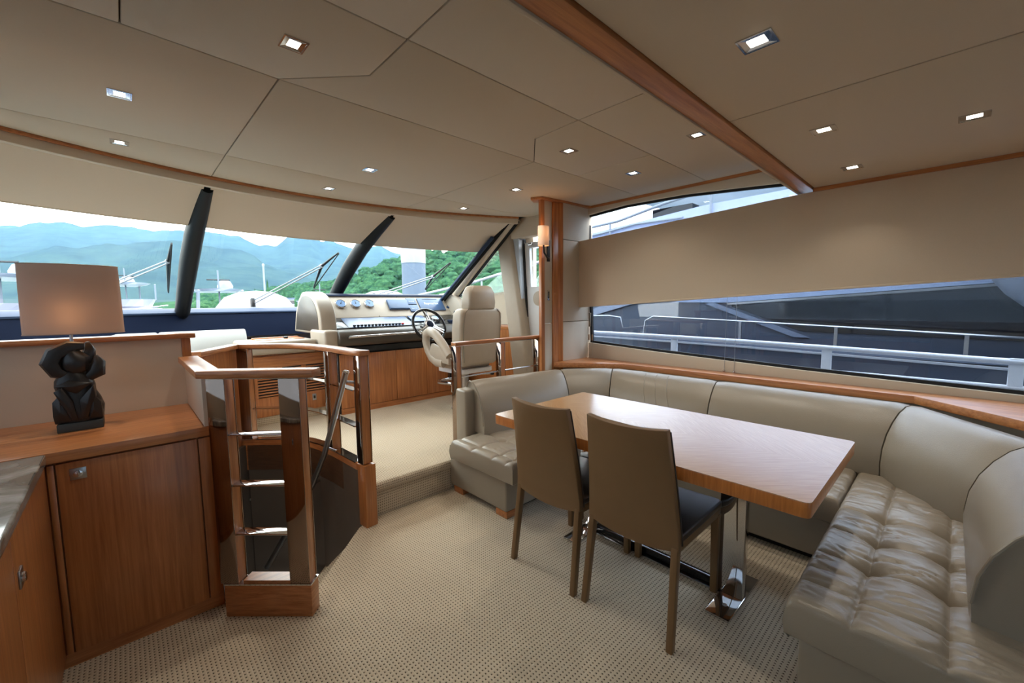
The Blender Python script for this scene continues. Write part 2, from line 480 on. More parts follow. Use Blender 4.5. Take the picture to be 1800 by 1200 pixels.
# aft ceiling, lower, two panels, and the wooden beam between
ca = struct(MB().box(-.9, 3.7, -3.2, .70, 2.168, 2.47).build('ceiling_aft', 'joint_felt'), 'lower aft ceiling beyond the wooden beam')
for x0, x1 in ((-.88, 1.917), (1.917, 3.62)):
    MB().prism(shrink([(x0, -3.2), (x1, -3.2), (x1, .70), (x0, .70)], .003), 2.15, 2.169).build('ceiling_panel', 'headliner', ca, bevel=.005, angle=60)
bmn = struct(MB().box(-.9, 3.62, .70, .785, 2.138, 2.30).build('trim_beam', 'cherry_wood_horizontal', bevel=.004), 'wide cherry wood ceiling beam')
MB().box(-.9, 3.62, .785, .80, 2.132, 2.41).build('beam_lip', 'headliner', bmn, bevel=.004)

# windscreen header: wood line and vinyl valance following the arc
hp = arc(-.80, 3.40, 28)
t1 = struct(MB().strip(hp, -.018, .012, 2.372, 2.392).build('trim_1', 'cherry_wood_horizontal', bevel=.003), 'thin curved wood line above the windscreen')
v1 = struct(MB().strip(hp, .0, .05, 2.318, 2.374).build('trim_2', 'wall_vinyl', bevel=.004), 'pale vinyl valance under the curved wood line')
roof = struct(MB().prism([(-.95, .7), (3.72, .7), (3.72, 3.5), (3.1, 3.95), (1.4, 4.2), (-.4, 3.95), (-.95, 3.5)], 2.475, 2.56).build('unseen_roof_shell', 'gelcoat'))  # unseen shell over the ceiling, added to stop light leaking in
roof2 = struct(MB().box(-.95, 3.72, -3.3, .7, 2.475, 2.56).build('unseen_roof_shell', 'gelcoat'))  # aft half of the unseen shell added against light leaks

# ---------------------------------------------------------------- starboard side (wall_right)
wr = struct(MB().box(3.60, 3.70, -3.2, 2.70, -.1, .80).build('wall_right', 'wall_vinyl'), 'starboard side below the windows')
# coaming strip under the glass, its top falling aft
co = [(2.64, .985), (1.9, .945), (.79, .897), (-.29, .868), (-1.2, .85), (-3.2, .84)]
s = MB().loft([[(3.585, y, .79), (3.65, y, .79), (3.65, y, z), (3.585, y, z)] for y, z in co]).build('window_coaming', 'wall_vinyl', wr, bevel=.004)
# header over the glass
hd = [(2.70, 2.305), (2.23, 2.333), (1.67, 2.322), (1.22, 2.287), (.87, 2.257), (.70, 2.24), (-3.2, 2.12)]
MB().loft([[(3.585, y, z), (3.66, y, z), (3.66, y, 2.45), (3.585, y, 2.45)] for y, z in hd]).build('window_header', 'wall_vinyl', wr, bevel=.004)
MB().strip([(3.585, 2.64), (3.585, .80)], -.012, .0, 2.366, 2.389).build('header_trim', 'cherry_wood_lengthwise', wr)
MB().box(3.425, 3.445, -3.2, .70, 2.125, 2.149).build('header_trim', 'cherry_wood_lengthwise', wr)
# the long window
w1 = sroot('window_1', (3.62, .5, 1), 'long tinted starboard saloon window')
MB().box(3.622, 3.630, -3.2, 2.63, .82, 2.36).build('pane', 'tinted_glass', w1)
MB().loft([[(3.612, y, z - .01), (3.640, y, z - .01), (3.640, y, z + .022), (3.612, y, z + .022)] for y, z in co]).build('seal', 'rubber', w1)
MB().loft([[(3.612, y, z - .018), (3.640, y, z - .018), (3.640, y, z + .01), (3.612, y, z + .01)] for y, z in hd]).build('seal', 'rubber', w1)
MB().loft([[(3.610, 2.635 + dy, z), (3.640, 2.635 + dy, z), (3.640, 2.66 + dy, z), (3.610, 2.66 + dy, z)] for z, dy in ((.96, -.025), (2.33, .03))]).build('seal', 'rubber', w1)
MB().box(3.66, 3.70, -3.3, -3.2, 0, 2.4).build('end_post', 'wall_vinyl', wr)
# aft-facing lining panel beside the pillar
for k, (z0, z1) in enumerate(((.80, 1.215), (1.22, 2.02), (2.025, 2.39))):
    MB().box(3.19, 3.66, 2.66, 2.70, z0, z1).build('lining_panel', 'wall_vinyl', wr, bevel=.004)
MB().box(3.17, 3.66, 2.70, 2.735, .2, 2.41).build('lining_core', 'wall_vinyl', wr)
MB().prism([(3.12, 2.655), (3.50, 2.635), (3.61, 2.60), (3.61, 2.66), (3.48, 2.665), (3.12, 2.69)], 2.368, 2.389).build('header_trim', 'cherry_wood_horizontal', wr)

# wooden ledge behind the sofa
ld = struct(MB().prism([(3.05, -.26), (3.49, .135), (3.42, .15), (3.43, 2.10), (3.03, 2.69), (3.60, 2.69), (3.60, -1.2), (2.6, -.66)][0:1] + [(3.425, .14), (3.425, 2.10), (3.05, 2.665), (3.60, 2.665), (3.60, -1.2), (2.2, -1.0)], .778, .826).build('trim_3', 'cherry_wood_lengthwise', bevel=.004), 'cherry wood ledge under the starboard window')

# pillar
pi = sroot('trim_4', (3.05, 2.75, .225), 'wood-edged pillar carrying the wall light')
MB().box(2.965, 3.075, 2.705, 2.735, .225, 1.205).build('pillar_panel', 'wall_vinyl', pi, bevel=.003)
MB().box(2.965, 3.075, 2.705, 2.735, 1.21, 2.39).build('pillar_panel', 'wall_vinyl', pi, bevel=.003)
MB().box(2.915, 2.963, 2.695, 2.735, .225, 2.39).build('wood_edge', 'cherry_wood', pi, bevel=.008)
MB().prism([(3.077, 2.69), (3.15, 2.69), (3.19, 2.66), (3.19, 2.735), (3.077, 2.735)], .225, 2.39).build('wood_edge', 'cherry_wood', pi, bevel=.006)
MB().prism([(2.86, 2.78), (2.915, 2.68), (3.135, 2.655), (3.135, 2.70), (2.96, 2.84)], 2.366, 2.389).build('pillar_cap', 'cherry_wood_horizontal', pi, bevel=.003)
MB().box(3.005, 3.035, 2.699, 2.706, 1.43, 1.53).build('latch_plate', 'chrome', pi, bevel=.003)
MB().box(3.011, 3.026, 2.696, 2.700, 1.45, 1.515).build('latch_slot', 'black_gloss', pi)

# forward starboard side: lower lining, quarter window, slanting column, door
def SP(t, z, o=0):            # point on the forward side wall, t along y
    x = 3.62 - (t - 3.6) * .1846
    return (x + o, t + o * .18, z)
def wallpoly(pts, th=.05):
    m = MB(); a = [Vector(SP(*p)) for p in pts]; b = [Vector(SP(p[0], p[1], th)) for p in pts]
    n = len(a)
    return m.add(a + b, [tuple(range(n)), tuple(range(2 * n - 1, n - 1, -1))] + [(i, (i + 1) % n, n + (i + 1) % n, n + i) for i in range(n)])
wf = struct(wallpoly([(3.6, 1.14), (5.3, 1.14), (5.3, 1.40), (4.86, 1.465), (3.946, 1.555), (3.6, 1.56)]).build('wall_forward', 'wall_vinyl'), 'vinyl side lining beside the helm')
wallpoly([(3.6, .20), (5.3, .20), (5.3, 1.07), (3.6, 1.07)], .06).build('lower_lining', 'cherry_wood', wf)
wallpoly([(3.6, 1.072), (5.3, 1.072), (5.3, 1.138), (3.6, 1.138)], .06).build('lining_rail', 'cherry_wood_lengthwise', wf, bevel=.004)
wallpoly([(3.5, 1.56), (3.90, 1.56), (3.90, 2.45), (3.5, 2.45)], .07).build('window_post', 'wall_vinyl', wf)
wallpoly([(3.90, 2.20), (3.95, 2.12), (3.9, 2.5), (3.55, 2.5), (3.55, 2.3)], .06).build('top_corner', 'wall_vinyl', wf)
w2 = sroot('window_2', (3.5, 4.2, 1.5), 'triangular quarter window beside the helm')
wallpoly([(3.85, 1.54), (4.92, 1.44), (3.85, 2.20)], .01).build('pane', 'clear_glass', w2)
# beige A pillar and black frame
AT, AB = Vector((3.42, 3.56, 2.40)), Vector((3.44, 4.93, 1.44))
def bar(m, a, b, wv, tv):
    a = Vector(a); b = Vector(b); wv = Vector(wv); tv = Vector(tv)
    return m.loft([[p - wv - tv, p + wv - tv, p + wv + tv, p - wv + tv] for p in (a, b)])
nrm = (AB - AT).normalized(); side = nrm.cross(Vector((0, 0, 1))).normalized(); inw = side.cross(nrm)
ap = struct(bar(MB(), AT, AB + nrm * .1, inw * .055, side * .05).build('trim_5', 'wall_vinyl', bevel=.012, seg=3), 'beige slanting windscreen corner pillar')
bar(MB(), AT + inw * -.064, AB + nrm * .1 + inw * -.062, inw * .007, side * .018).build('window_seal', 'rubber', ap)
A2T, A2B = Vector((3.36, 3.60, 2.37)), Vector((3.335, 4.98, 1.44))
bar(MB(), A2T, A2B + nrm * .1, side * .022, inw * .02).build('black_frame', 'mullion_black', ap, bevel=.008)
bar(MB(), A2T - side * .06 + nrm * .3, A2B - side * .06 + nrm * .1, side * .022, inw * .015).build('grey_frame', 'dash_ledge', ap, bevel=.006)
# upholstered slanting column
cl = struct(MB().loft([[(3.44, yc + .115, z), (3.46, yc - .09, z), (3.50, yc - .125, z), (3.60, yc - .125, z), (3.60, yc + .12, z), (3.46, yc + .125, z)] for z, yc in ((.225, 3.50), (.66, 3.56), (1.3, 3.66), (2.33, 3.845))]).build('trim_6', 'helm_leather', bevel=.02, seg=3), 'tall slanting upholstered column beside the side door')
# door
d1 = sroot('door_1', (3.6, 3.2, .225), 'pale side-deck door with a glazed upper half')
def dl(z): return 3.668 + (z - 2.19) * .06       # slanting forward jamb
MB().loft([[(3.50, dl(z) - .06, z), (3.62, dl(z) - .06, z), (3.62, dl(z) + .09, z), (3.50, dl(z) + .09, z)] for z in (.225, 2.18)]).build('jamb', 'door_frame_grey', d1, bevel=.01)
MB().loft([[(3.575, 2.8, z), (3.615, 2.8, z), (3.615, dl(z) - .085, z), (3.575, dl(z) - .085, z)] for z in (.225, 1.60)]).build('leaf', 'door_white', d1, bevel=.006)
MB().loft([[(3.575, dl(z) - .155, z), (3.615, dl(z) - .155, z), (3.615, dl(z) - .085, z), (3.575, dl(z) - .085, z)] for z in (1.60, 2.06)]).build('leaf_stile', 'door_white', d1)
MB().box(3.575, 3.615, 2.8, 3.575, 2.06, 2.12).build('leaf_top', 'door_white', d1)
MB().box(3.592, 3.598, 2.8, 3.53, 1.58, 2.08).build('pane', 'clear_glass', d1)
MB().loft([[(3.56, dl(z) - .085, z), (3.60, dl(z) - .085, z), (3.60, dl(z) - .063, z), (3.56, dl(z) - .063, z)] for z in (.225, 2.16)]).build('seal', 'rubber', d1)
MB().lathe([(.085, 0), (.085, .02), (.05, .03), (.02, .035)], (3.575, 3.34, 1.46), 24, (-1, 0, 0)).build('speaker_disc', 'dash_vinyl', d1, smooth=True)
MB().box(3.55, 3.575, 3.44, 3.50, 2.085, 2.11).build('catch', 'chrome', d1, bevel=.004)
MB().box(3.565, 3.585, 3.57, 3.59, 1.86, 1.93).build('hinge', 'chrome', d1, bevel=.003)
struct(MB().loft([[(3.48, 2.80, z), (3.60, 2.80, z), (3.60, 3.74, z), (3.48, 3.74, z)] for z in (2.175, 2.40)]).build('trim_7', 'wall_vinyl', bevel=.01), 'vinyl panel above the side door')
struct(MB().box(3.62, 3.70, 2.70, 3.75, -.1, .25).build('wall_door_sill', 'gelcoat'))

# ---------------------------------------------------------------- port side and aft end (behind the camera)
wl = struct(MB().box(-.95, -.88, -3.2, 5.4, -.1, 1.10).build('wall_left', 'wall_vinyl'), 'port side lining')
MB().box(-.95, -.88, -3.2, 3.8, 1.95, 2.5).build('window_header', 'wall_vinyl', wl)
MB().box(-.95, -.88, 3.4, 3.8, 1.10, 1.95).build('window_post', 'wall_vinyl', wl)
w3 = sroot('window_3', (-.92, .5, 1.1), 'tinted port saloon window')
MB().box(-.93, -.92, -3.2, 3.4, 1.09, 1.96).build('pane', 'port_glass', w3)
wb = struct(MB().box(-.95, .35, -3.3, -3.2, -.1, 2.5).build('wall_back', 'wall_vinyl'), 'aft bulkhead')
MB().box(2.55, 3.70, -3.3, -3.2, -.1, 2.5).build('aft_panel', 'wall_vinyl', wb)
MB().box(.35, 2.55, -3.3, -3.2, 2.05, 2.5).build('door_header', 'wall_vinyl', wb)
d2 = sroot('door_2', (1.45, -3.25, 0), 'glazed aft cockpit door')
MB().box(.35, 2.55, -3.255, -3.245, .05, 2.05).build('pane', 'aft_door_glass', d2)
MB().box(1.42, 1.48, -3.27, -3.23, 0, 2.05).build('door_stile', 'brushed_steel', d2)

# ---------------------------------------------------------------- windscreen
def hdp(x): return Vector((x, hy(x) + .02, 2.37))
def bsp(x): return Vector((x, 5.76 - .215 * (x - 1.375) ** 2, 1.42 + .015 * max(0, x - 2)))
XT = [-.86, -.55, 0, .56, 1.1, 1.6, 2.13, 2.6, 3.0, 3.34]
XB = [-.80, -.50, 0, .46, 1.0, 1.5, 1.97, 2.5, 2.95, 3.36]
def wsp(u, t):
    """u: pane coordinate 0..9, t: 0 header .. 1 base"""
    i = min(8, max(0, int(u))); q = u - i
    a = hdp(XT[i] + (XT[i + 1] - XT[i]) * q); b = bsp(XB[i] + (XB[i + 1] - XB[i]) * q)
    p = a.lerp(b, t); p += Vector((0, .06, .07)) * (math.sin(PI * t))       # slight crown
    return p
w4 = sroot('window_4', (1.4, 5.6, 1.42), 'raked three-pane windscreen')
for u0, u1 in ((0, 3), (3, 6), (6, 9)):
    n = 9; rows = [[wsp(u0 + (u1 - u0) * k / n, t / 6) for k in range(n + 1)] for t in range(7)]
    MB().loft([[p + Vector((0, .09, .06)) for p in r_] for r_ in rows], caps=False, ring=False).build('pane', 'windscreen_glass', w4, smooth=True)
def mullion(u, name, dx=0, r=(.055, .075, .090, .094, .088, .080, .045)):
    pth = [wsp(u, t) + Vector((dx * t, .02 - .17 * max(0, t - .35), -.10 * max(0, t - .35))) for t in (.045, .2, .4, .6, .8, 1.0, 1.045)]
    return MB().tube(pth, [v * .8 for v in r], 14, list(r)).build(name, 'mullion_black', w4, smooth=True)
mullion(3, 'mullion'); mullion(6, 'mullion')
# base ledge and slate fascia under the windscreen
base = [bsp(x) for x in [-.8 + 4.2 * i / 24 for i in range(25)]]
ld2 = struct(MB().loft([[(p.x, p.y + .12, p.z - .03), (p.x, p.y - .02, p.z - .035), (p.x, p.y - .10, p.z - .075), (p.x, p.y - .10, p.z - .09), (p.x, p.y + .12, p.z - .09)] for p in base]).build('trim_8', 'dash_ledge', smooth=True), 'grey ledge along the foot of the windscreen')
struct(MB().loft([[(p.x, p.y - .09, p.z - .088), (p.x, p.y - .14, p.z - .36), (p.x, p.y + .1, p.z - .36), (p.x, p.y + .1, p.z - .088)] for p in base]).build('trim_9', 'dash_slate', smooth=True), 'dark slate-blue fascia under the windscreen')
struct(MB().loft([[(p.x, p.y + .15, -.3), (p.x, p.y + .10, -.3), (p.x, p.y + .10, p.z - .10), (p.x, p.y + .15, p.z - .10)] for p in base]).build('wall_front', 'gelcoat'))
# ================================================================== CEILING LIGHTS
def downlight(x, y, z, label, w=.086, h=.092, en=1.0):
    t = thing('ceiling_downlight', label, 'downlight', (x, y, z), 'recessed ceiling downlights')
    m = MB(); a, b = w / 2, h / 2; zi = z - .004
    o = [(x - a, y - b), (x + a, y - b), (x + a, y + b), (x - a, y + b)]
    def ring(k, zz): return [(x - a * k, y - b * k, zz), (x + a * k, y - b * k, zz), (x + a * k, y + b * k, zz), (x - a * k, y + b * k, zz)]
    m.loft([ring(1, z - .0005), ring(1, zi), ring(.88, zi), ring(.86, z - .0025)], caps=False).build('bezel', 'chrome', t)
    MB().loft([ring(.87, z - .0025), ring(.48, z - .0012)], caps=False).build('reflector', 'chrome', t)
    MB().box(x - a * .46, x + a * .46, y - b * .50, y + b * .50, z - .0022, z - .0012).build('lens', 'lens_light', t)
    ld_ = bpy.data.lights.new('downlight_lamp', 'AREA'); ld_.shape = 'RECTANGLE'; ld_.size = w * .5; ld_.size_y = h * .5
    ld_.energy = LAMP * en; ld_.color = (1, .90, .76); ld_.spread = math.radians(110)
    lo = bpy.data.objects.new('lamp_light', ld_); COL.objects.link(lo); lo.location = (x, y, z - .006); adopt(lo, t)
    return t
for (x, y, lb) in (
    (.546, 1.777, 'chrome downlight in the cut-corner ceiling panel left of centre'),
    (.063, 2.716, 'chrome downlight high above the table lamp'),
    (.061, 3.492, 'small chrome downlight near the wood line at far left'),
    (1.398, 2.997, 'chrome downlight in the broad middle ceiling panel'),
    (1.352, 3.693, 'small downlight between the two windscreen posts'),
    (2.655, 3.546, 'small downlight above the helm seat by the windscreen line'),
    (2.575, 2.679, 'downlight left of the wall light pillar'),
    (2.200, 1.788, 'downlight in the cut-corner ceiling panel right of centre'),
    (2.937, 1.756, 'downlight nearest the forward end of the starboard window'),
    (2.571, 1.116, 'downlight tucked against the forward lip of the wooden beam'),
    ):
    downlight(x, y, 2.39, lb, en=.45 if x > 2.9 else 1)
for (x, y, lb) in (
    (1.396, .439, 'large chrome downlight aft of the beam at the top edge'),
    (2.314, .445, 'middle downlight in the row just aft of the beam'),
    (2.618, -.006, 'chrome downlight farthest right, near the right edge'),
    (3.075, .449, 'downlight above the side blind, nearest the starboard wall')):
    downlight(x, y, 2.15, lb, en=.3 if x > 3 else .55)

# ================================================================== BLINDS
bl = thing('side_blind', 'wide beige fabric blind across the starboard window', 'blind', (3.45, 1, 1.36), None)
yb = [2.672, 2.0, 1.0, .3, -.3, -.6, -.9]
zb = [1.358, 1.392, 1.448, 1.487, 1.520, 1.537, 1.554]; zt = [2.025, 2.062, 2.116, 2.146, 2.146, 2.146, 2.146]
MB().loft([[(3.44, y, a), (3.475, y, a), (3.475, y, b), (3.44, y, b)] for y, a, b in zip(yb, zb, zt)]).build('fabric', 'blind_fabric', bl, bevel=.003)
MB().loft([[(3.437, y, a - .002), (3.478, y, a - .002), (3.478, y, a + .012), (3.437, y, a + .012)] for y, a in zip(yb, zb)]).build('bottom_rail', 'blind_fabric', bl, bevel=.003)
for y in (2.57, 2.54):
    MB().tube([(3.50, y, 1.38), (3.50, y - .01, 1.1), (3.50, y, .86)], .0014, 5).build('cord', 'stitching', bl)
MB().box(3.492, 3.508, 2.555, 2.575, 1.16, 1.30).build('cord_cleat', 'stitching', bl, bevel=.003)
for y in (2.575, 2.535):
    MB().box(3.495, 3.507, y - .006, y + .006, 1.02, 1.08).build('cord_toggle', 'teak', bl, bevel=.002)
for y in (1.275, 1.20):
    MB().tube([(3.59, y, 1.47), (3.58, y, .83)], .0014, 5).build('guide_cord', 'wiper_white', bl)
    MB().lathe([(.004, 0), (.009, .004), (.009, .012), (.003, .018)], (3.578, y, .826), 10).build('cord_anchor', 'chrome', bl, smooth=True)
def wblind(u0, u1, t0, t1a, t1b, label):
    b = thing('windscreen_blind', label, 'blind', tuple(wsp((u0 + u1) / 2, .3)), 'windscreen roller blinds')
    n = 12; secs = []
    for k in range(n + 1):
        u = u0 + (u1 - u0) * k / n; t1 = t1a + (t1b - t1a) * k / n
        a = wsp(u, t0) + Vector((0, -.015, -.01)); m_ = wsp(u, (t0 + t1) / 2) + Vector((0, -.015, -.012)); c = wsp(u, t1) + Vector((0, -.015, -.01))
        o = Vector((0, .010, .008))
        secs.append([a, m_, c, c + o, m_ + o, a + o])
    MB().loft(secs).build('fabric', 'blind_fabric_forward', b, smooth=True)
    MB().tube([wsp(u0 + (u1 - u0) * k / n, t1a + (t1b - t1a) * k / n) + Vector((0, -.012, -.008)) for k in range(n + 1)], .007, 8).build('bottom_bar', 'blind_fabric_forward', b, smooth=True)
wblind(.1, 2.96, .0, .38, .335, 'beige windscreen blind left of the first black post')
wblind(3.04, 5.96, .0, .335, .345, 'beige windscreen blind between the two black posts')
wblind(6.04, 9.0, .0, .355, .40, 'beige windscreen blind right of the second black post, above the helm')

# ================================================================== DINING TABLE
tb = thing('dining_table', 'rectangular oak dining table on mirror-chrome pedestals', 'table', (2.02, 1.07, 0))
def rrect(x0, x1, y0, y1, r, n=4):
    out = []
    for cx, cy, a0 in ((x1 - r, y1 - r, 0), (x0 + r, y1 - r, PI / 2), (x0 + r, y0 + r, PI), (x1 - r, y0 + r, 1.5 * PI)):
        for k in range(n + 1):
            a = a0 + PI / 2 * k / n; out.append((cx + r * math.cos(a), cy + r * math.sin(a)))
    return out
MB().prism(rrect(1.583, 2.452, .284, 1.854, .022), .7425, .745).build('tabletop', 'table_oak', tb)
MB().prism(rrect(1.583, 2.452, .284, 1.854, .022), .690, .7425).build('table_edge', 'table_edge', tb, bevel=.002, angle=60)
MB().box(1.75, 2.29, .45, 1.69, .672, .690).build('under_frame', 'black_plastic', tb)
for y0, y1 in ((.598, .700), (1.432, 1.527)):
    MB().box(1.835, 2.235, y0, y1, 0, .012).build('base_plate', 'chrome', tb, bevel=.002)
    MB().box(2.012, 2.062, y0 + .003, y1 + .012, .012, .675).build('pedestal', 'chrome', tb, bevel=.003)
    for dx in (1.93, 2.14):
        MB().lathe([(.010, 0), (.010, .002), (.004, .003)], (dx, (y0 + y1) / 2, .012), 12).build('bolt', 'brushed_steel', tb, smooth=True)
MB().box(2.02, 2.055, .70, 1.432, .004, .05).build('floor_stretcher', 'black_gloss', tb, bevel=.003)
MB().box(2.005, 2.018, .70, 1.432, .002, .010).build('stretcher_edge', 'chrome', tb)

# ================================================================== DINING CHAIRS
def make_chair():
    t = thing('dining_chair', '', 'chair', (0, 0, 0), 'leather dining chairs at the table')
    def bx(z):        # x of the back line against height
        return .0 + .055 * min(1, z / .42) * (1 if z < .42 else 1) - (0 if z < .42 else .085 * ((z - .42) / .48) ** 1.25)
    def hw(z): return .225 - .010 * min(1, z / .42) - (0 if z < .42 else .030 * ((z - .42) / .48))
    rows = 12; secs = []; nb = 10
    for k in range(rows + 1):
        z = .405 + (.90 - .405) * k / rows; w_ = hw(z); x = bx(z); cv = .018 * (k / rows)
        fr = []; bk = []
        for i in range(nb + 1):
            q = -1 + 2 * i / nb; y = q * w_
            d = cv * q * q; th = .017
            dz = -.030 * (1 - q * q) * (1 - k / rows) + (.012 * q * q * k / rows)
            fr.append((x + th + d, y, z + dz)); bk.append((x - th + d - .004 * (1 - q * q), y, z + dz))
        secs.append(fr + bk[::-1])
    MB().loft(secs).build('backrest', 'chair_leather', t, bevel=.005, angle=50)
    for sy in (-1, 1):      # welt along the edges
        MB().tube([(bx(z) + .015 * 1 + .018 * ((z - .405) / .495), sy * (hw(z) + .001), z) for z in [.42 + .48 * k / 8 for k in range(9)]], .004, 6).build('edge_welt', 'chair_seat_leather', t, smooth=True)
    MB().prism([(.05, -.212), (.50, -.222), (.515, -.205), (.515, .205), (.50, .222), (.05, .212)], .425, .462).build('seat', 'chair_seat_leather', t, bevel=.010, seg=3)
    MB().prism([(.06, -.205), (.50, -.215), (.50, .215), (.06, .205)], .385, .426).build('seat_rail', 'chair_leather', t, bevel=.004)
    for sy in (-1, 1):
        s_ = []
        for k in range(6):
            z = .42 * k / 5; x = bx(z); y = sy * (hw(z) - .018); a = .015 + .004 * k / 5
            s_.append([(x - a, y - .014, z), (x + a, y - .014, z), (x + a, y + .014, z), (x - a, y + .014, z)])
        MB().loft(s_).build('rear_leg', 'chair_leather', t, bevel=.004)
        s_ = []
        for z, a in ((0, .015), (.40, .019)):
            x = .492; y = sy * .200
            s_.append([(x - a, y - a, z), (x + a, y - a, z), (x + a, y + a, z), (x - a, y + a, z)])
        MB().loft(s_).build('front_leg', 'chair_leather', t, bevel=.004)
    return t
ch = make_chair()
ch2 = copy_tree(ch)
ch.location = (1.492, 1.388, 0); ch['label'] = 'brown leather dining chair farther from the camera, next to the raised step side'
ch2.location = (1.508, .913, 0); ch2['label'] = 'brown leather dining chair nearer the camera, showing its whole back'
ch2.rotation_euler = (0, 0, math.radians(1.5))

# ================================================================== SOFA
sf = thing('corner_sofa', 'U-shaped taupe leather sofa with tufted seats around the table', 'sofa', (2.9, 1.1, 0))
def cushion(name, x0, x1, y0, y1, z0, z1, tx, ty, seamx=(), seamy=(), r=.03, wr=.006, seed=0, n=(70, 50), dip=.022):
    nx, ny = n
    def samp(a, b, n_):
        out = []
        for k in range(5): out.append(a + r * (1 - math.cos(PI / 2 * k / 4)))
        for k in range(1, n_): out.append(a + r + (b - a - 2 * r) * k / n_)
        for k in range(5): out.append(b - r + r * math.sin(PI / 2 * k / 4))
        return out
    X = samp(x0, x1, nx); Y = samp(y0, y1, ny)
    def edge(a, lo, hi):
        d = min(a - lo, hi - a)
        if d >= r: return 0
        q = 1 - d / r
        return r * (1 - math.sqrt(max(0, 1 - q * q)))
    vs = []
    for y in Y:
        for x in X:
            e = edge(x, x0, x1) + edge(y, y0, y1)
            e = min(e, r * 1.25)
            h = 0
            for a in tx:
                for b in ty:
                    d2 = ((x - a) ** 2 + (y - b) ** 2); h -= dip * math.exp(-d2 / .0009) + dip * .8 * math.exp(-d2 / .007)
            for a in list(tx) + list(seamx): h -= .009 * math.exp(-((x - a) / .008) ** 2) + .006 * math.exp(-((x - a) / .03) ** 2)
            for b in list(ty) + list(seamy): h -= .009 * math.exp(-((y - b) / .008) ** 2) + .006 * math.exp(-((y - b) / .03) ** 2)
            q = .25 * mnoise.noise(Vector((x * 9 + seed, y * 9, 3.1)))
            fold = 1 - abs(mnoise.noise(Vector((x * 17 + seed + y * 3, y * 4.5, 1.3)))); q -= .9 * max(0, fold - .72) / .28 * abs(mnoise.noise(Vector((x * 4, y * 4 + seed, 9.0)))) * 2
            fold = 1 - abs(mnoise.noise(Vector((x * 34 - y * 8, y * 9 + seed, 4.3)))); q -= .5 * max(0, fold - .7) / .3 * abs(mnoise.noise(Vector((x * 7 + 3, y * 6 + seed, 2.0)))) * 2
            h += wr * q + .008 * math.sin((x - x0) / (x1 - x0) * PI) * math.sin((y - y0) / (y1 - y0) * PI)
            f = 1 - min(1, e / r)
            vs.append((x, y, z1 - e + h * f))
    W = len(X); Hh = len(Y); fs = [(j * W + i, j * W + i + 1, (j + 1) * W + i + 1, (j + 1) * W + i) for j in range(Hh - 1) for i in range(W - 1)]
    border = [i for i in range(W)] + [j * W + W - 1 for j in range(1, Hh)] + [(Hh - 1) * W + i for i in range(W - 2, -1, -1)] + [j * W for j in range(Hh - 2, 0, -1)]
    m = MB(); m.v = vs; m.f = fs
    prev = border
    cx, cy = (x0 + x1) / 2, (y0 + y1) / 2
    lv = [(.5, .006), (.92, .0), (1.0, -.012)]
    for q, bul in lv:
        ids = []
        for i in border:
            x, y, z = vs[i]; zz = z1 - r; zz = zz + (z0 - zz) * q
            dx = (1 if x >= x1 - 1e-6 else -1 if x <= x0 + 1e-6 else 0); dy = (1 if y >= y1 - 1e-6 else -1 if y <= y0 + 1e-6 else 0)
            ids.append(len(m.v)); m.v.append((x + dx * bul, y + dy * bul, zz))
        k = len(border)
        m.f += [(prev[a], prev[(a + 1) % k], ids[(a + 1) % k], ids[a]) for a in range(k)]
        prev = ids
    m.f.append(tuple(prev))
    return m.build(name, 'sofa_leather', sf, smooth=True)
cushion('seat_cushion', 1.702, 2.56, 1.825, 2.50, .265, .405, (2.0, 2.26), (2.03, 2.25), (1.79,), (1.90,), seed=1, n=(110, 90))
cushion('seat_cushion', 2.565, 3.14, 1.35, 2.40, .265, .405, (2.76, 2.95), (1.55, 1.75, 1.95, 2.15), seed=2)
cushion('seat_cushion', 2.565, 3.14, .345, 1.345, .265, .405, (2.76, 2.95), (.52, .74, .96, 1.18), seed=3)
cushion('seat_cushion', 1.575, 3.10, -.30, .338, .265, .405, (2.0, 2.247, 2.512), (.168, -.042), (1.745, 2.78), (), wr=.011, seed=4, n=(200, 110), dip=.026)
# bases with recessed plinths
base_pts = [(1.735, 1.925), (1.735, 2.55), (3.45, 2.55), (3.45, -.45), (1.615, -.45), (1.615, .305), (2.60, .305), (2.60, 1.925)]
MB().prism(base_pts, .045, .268).build('sofa_base', 'sofa_leather', sf, bevel=.012, seg=3)
MB().prism([(1.80, 1.99), (1.80, 2.5), (3.4, 2.5), (3.4, -.4), (1.68, -.4), (1.68, .24), (2.66, .24), (2.66, 1.99)], 0, .046).build('recessed_plinth', 'dark_gap', sf)
for fx, fy in ((1.795, 1.98), (1.795, 2.46), (1.675, .25)):
    MB().box(fx - .055, fx + .055, fy - .055, fy + .055, 0, .046).build('wood_foot', 'cherry_wood_horizontal', sf, bevel=.003)
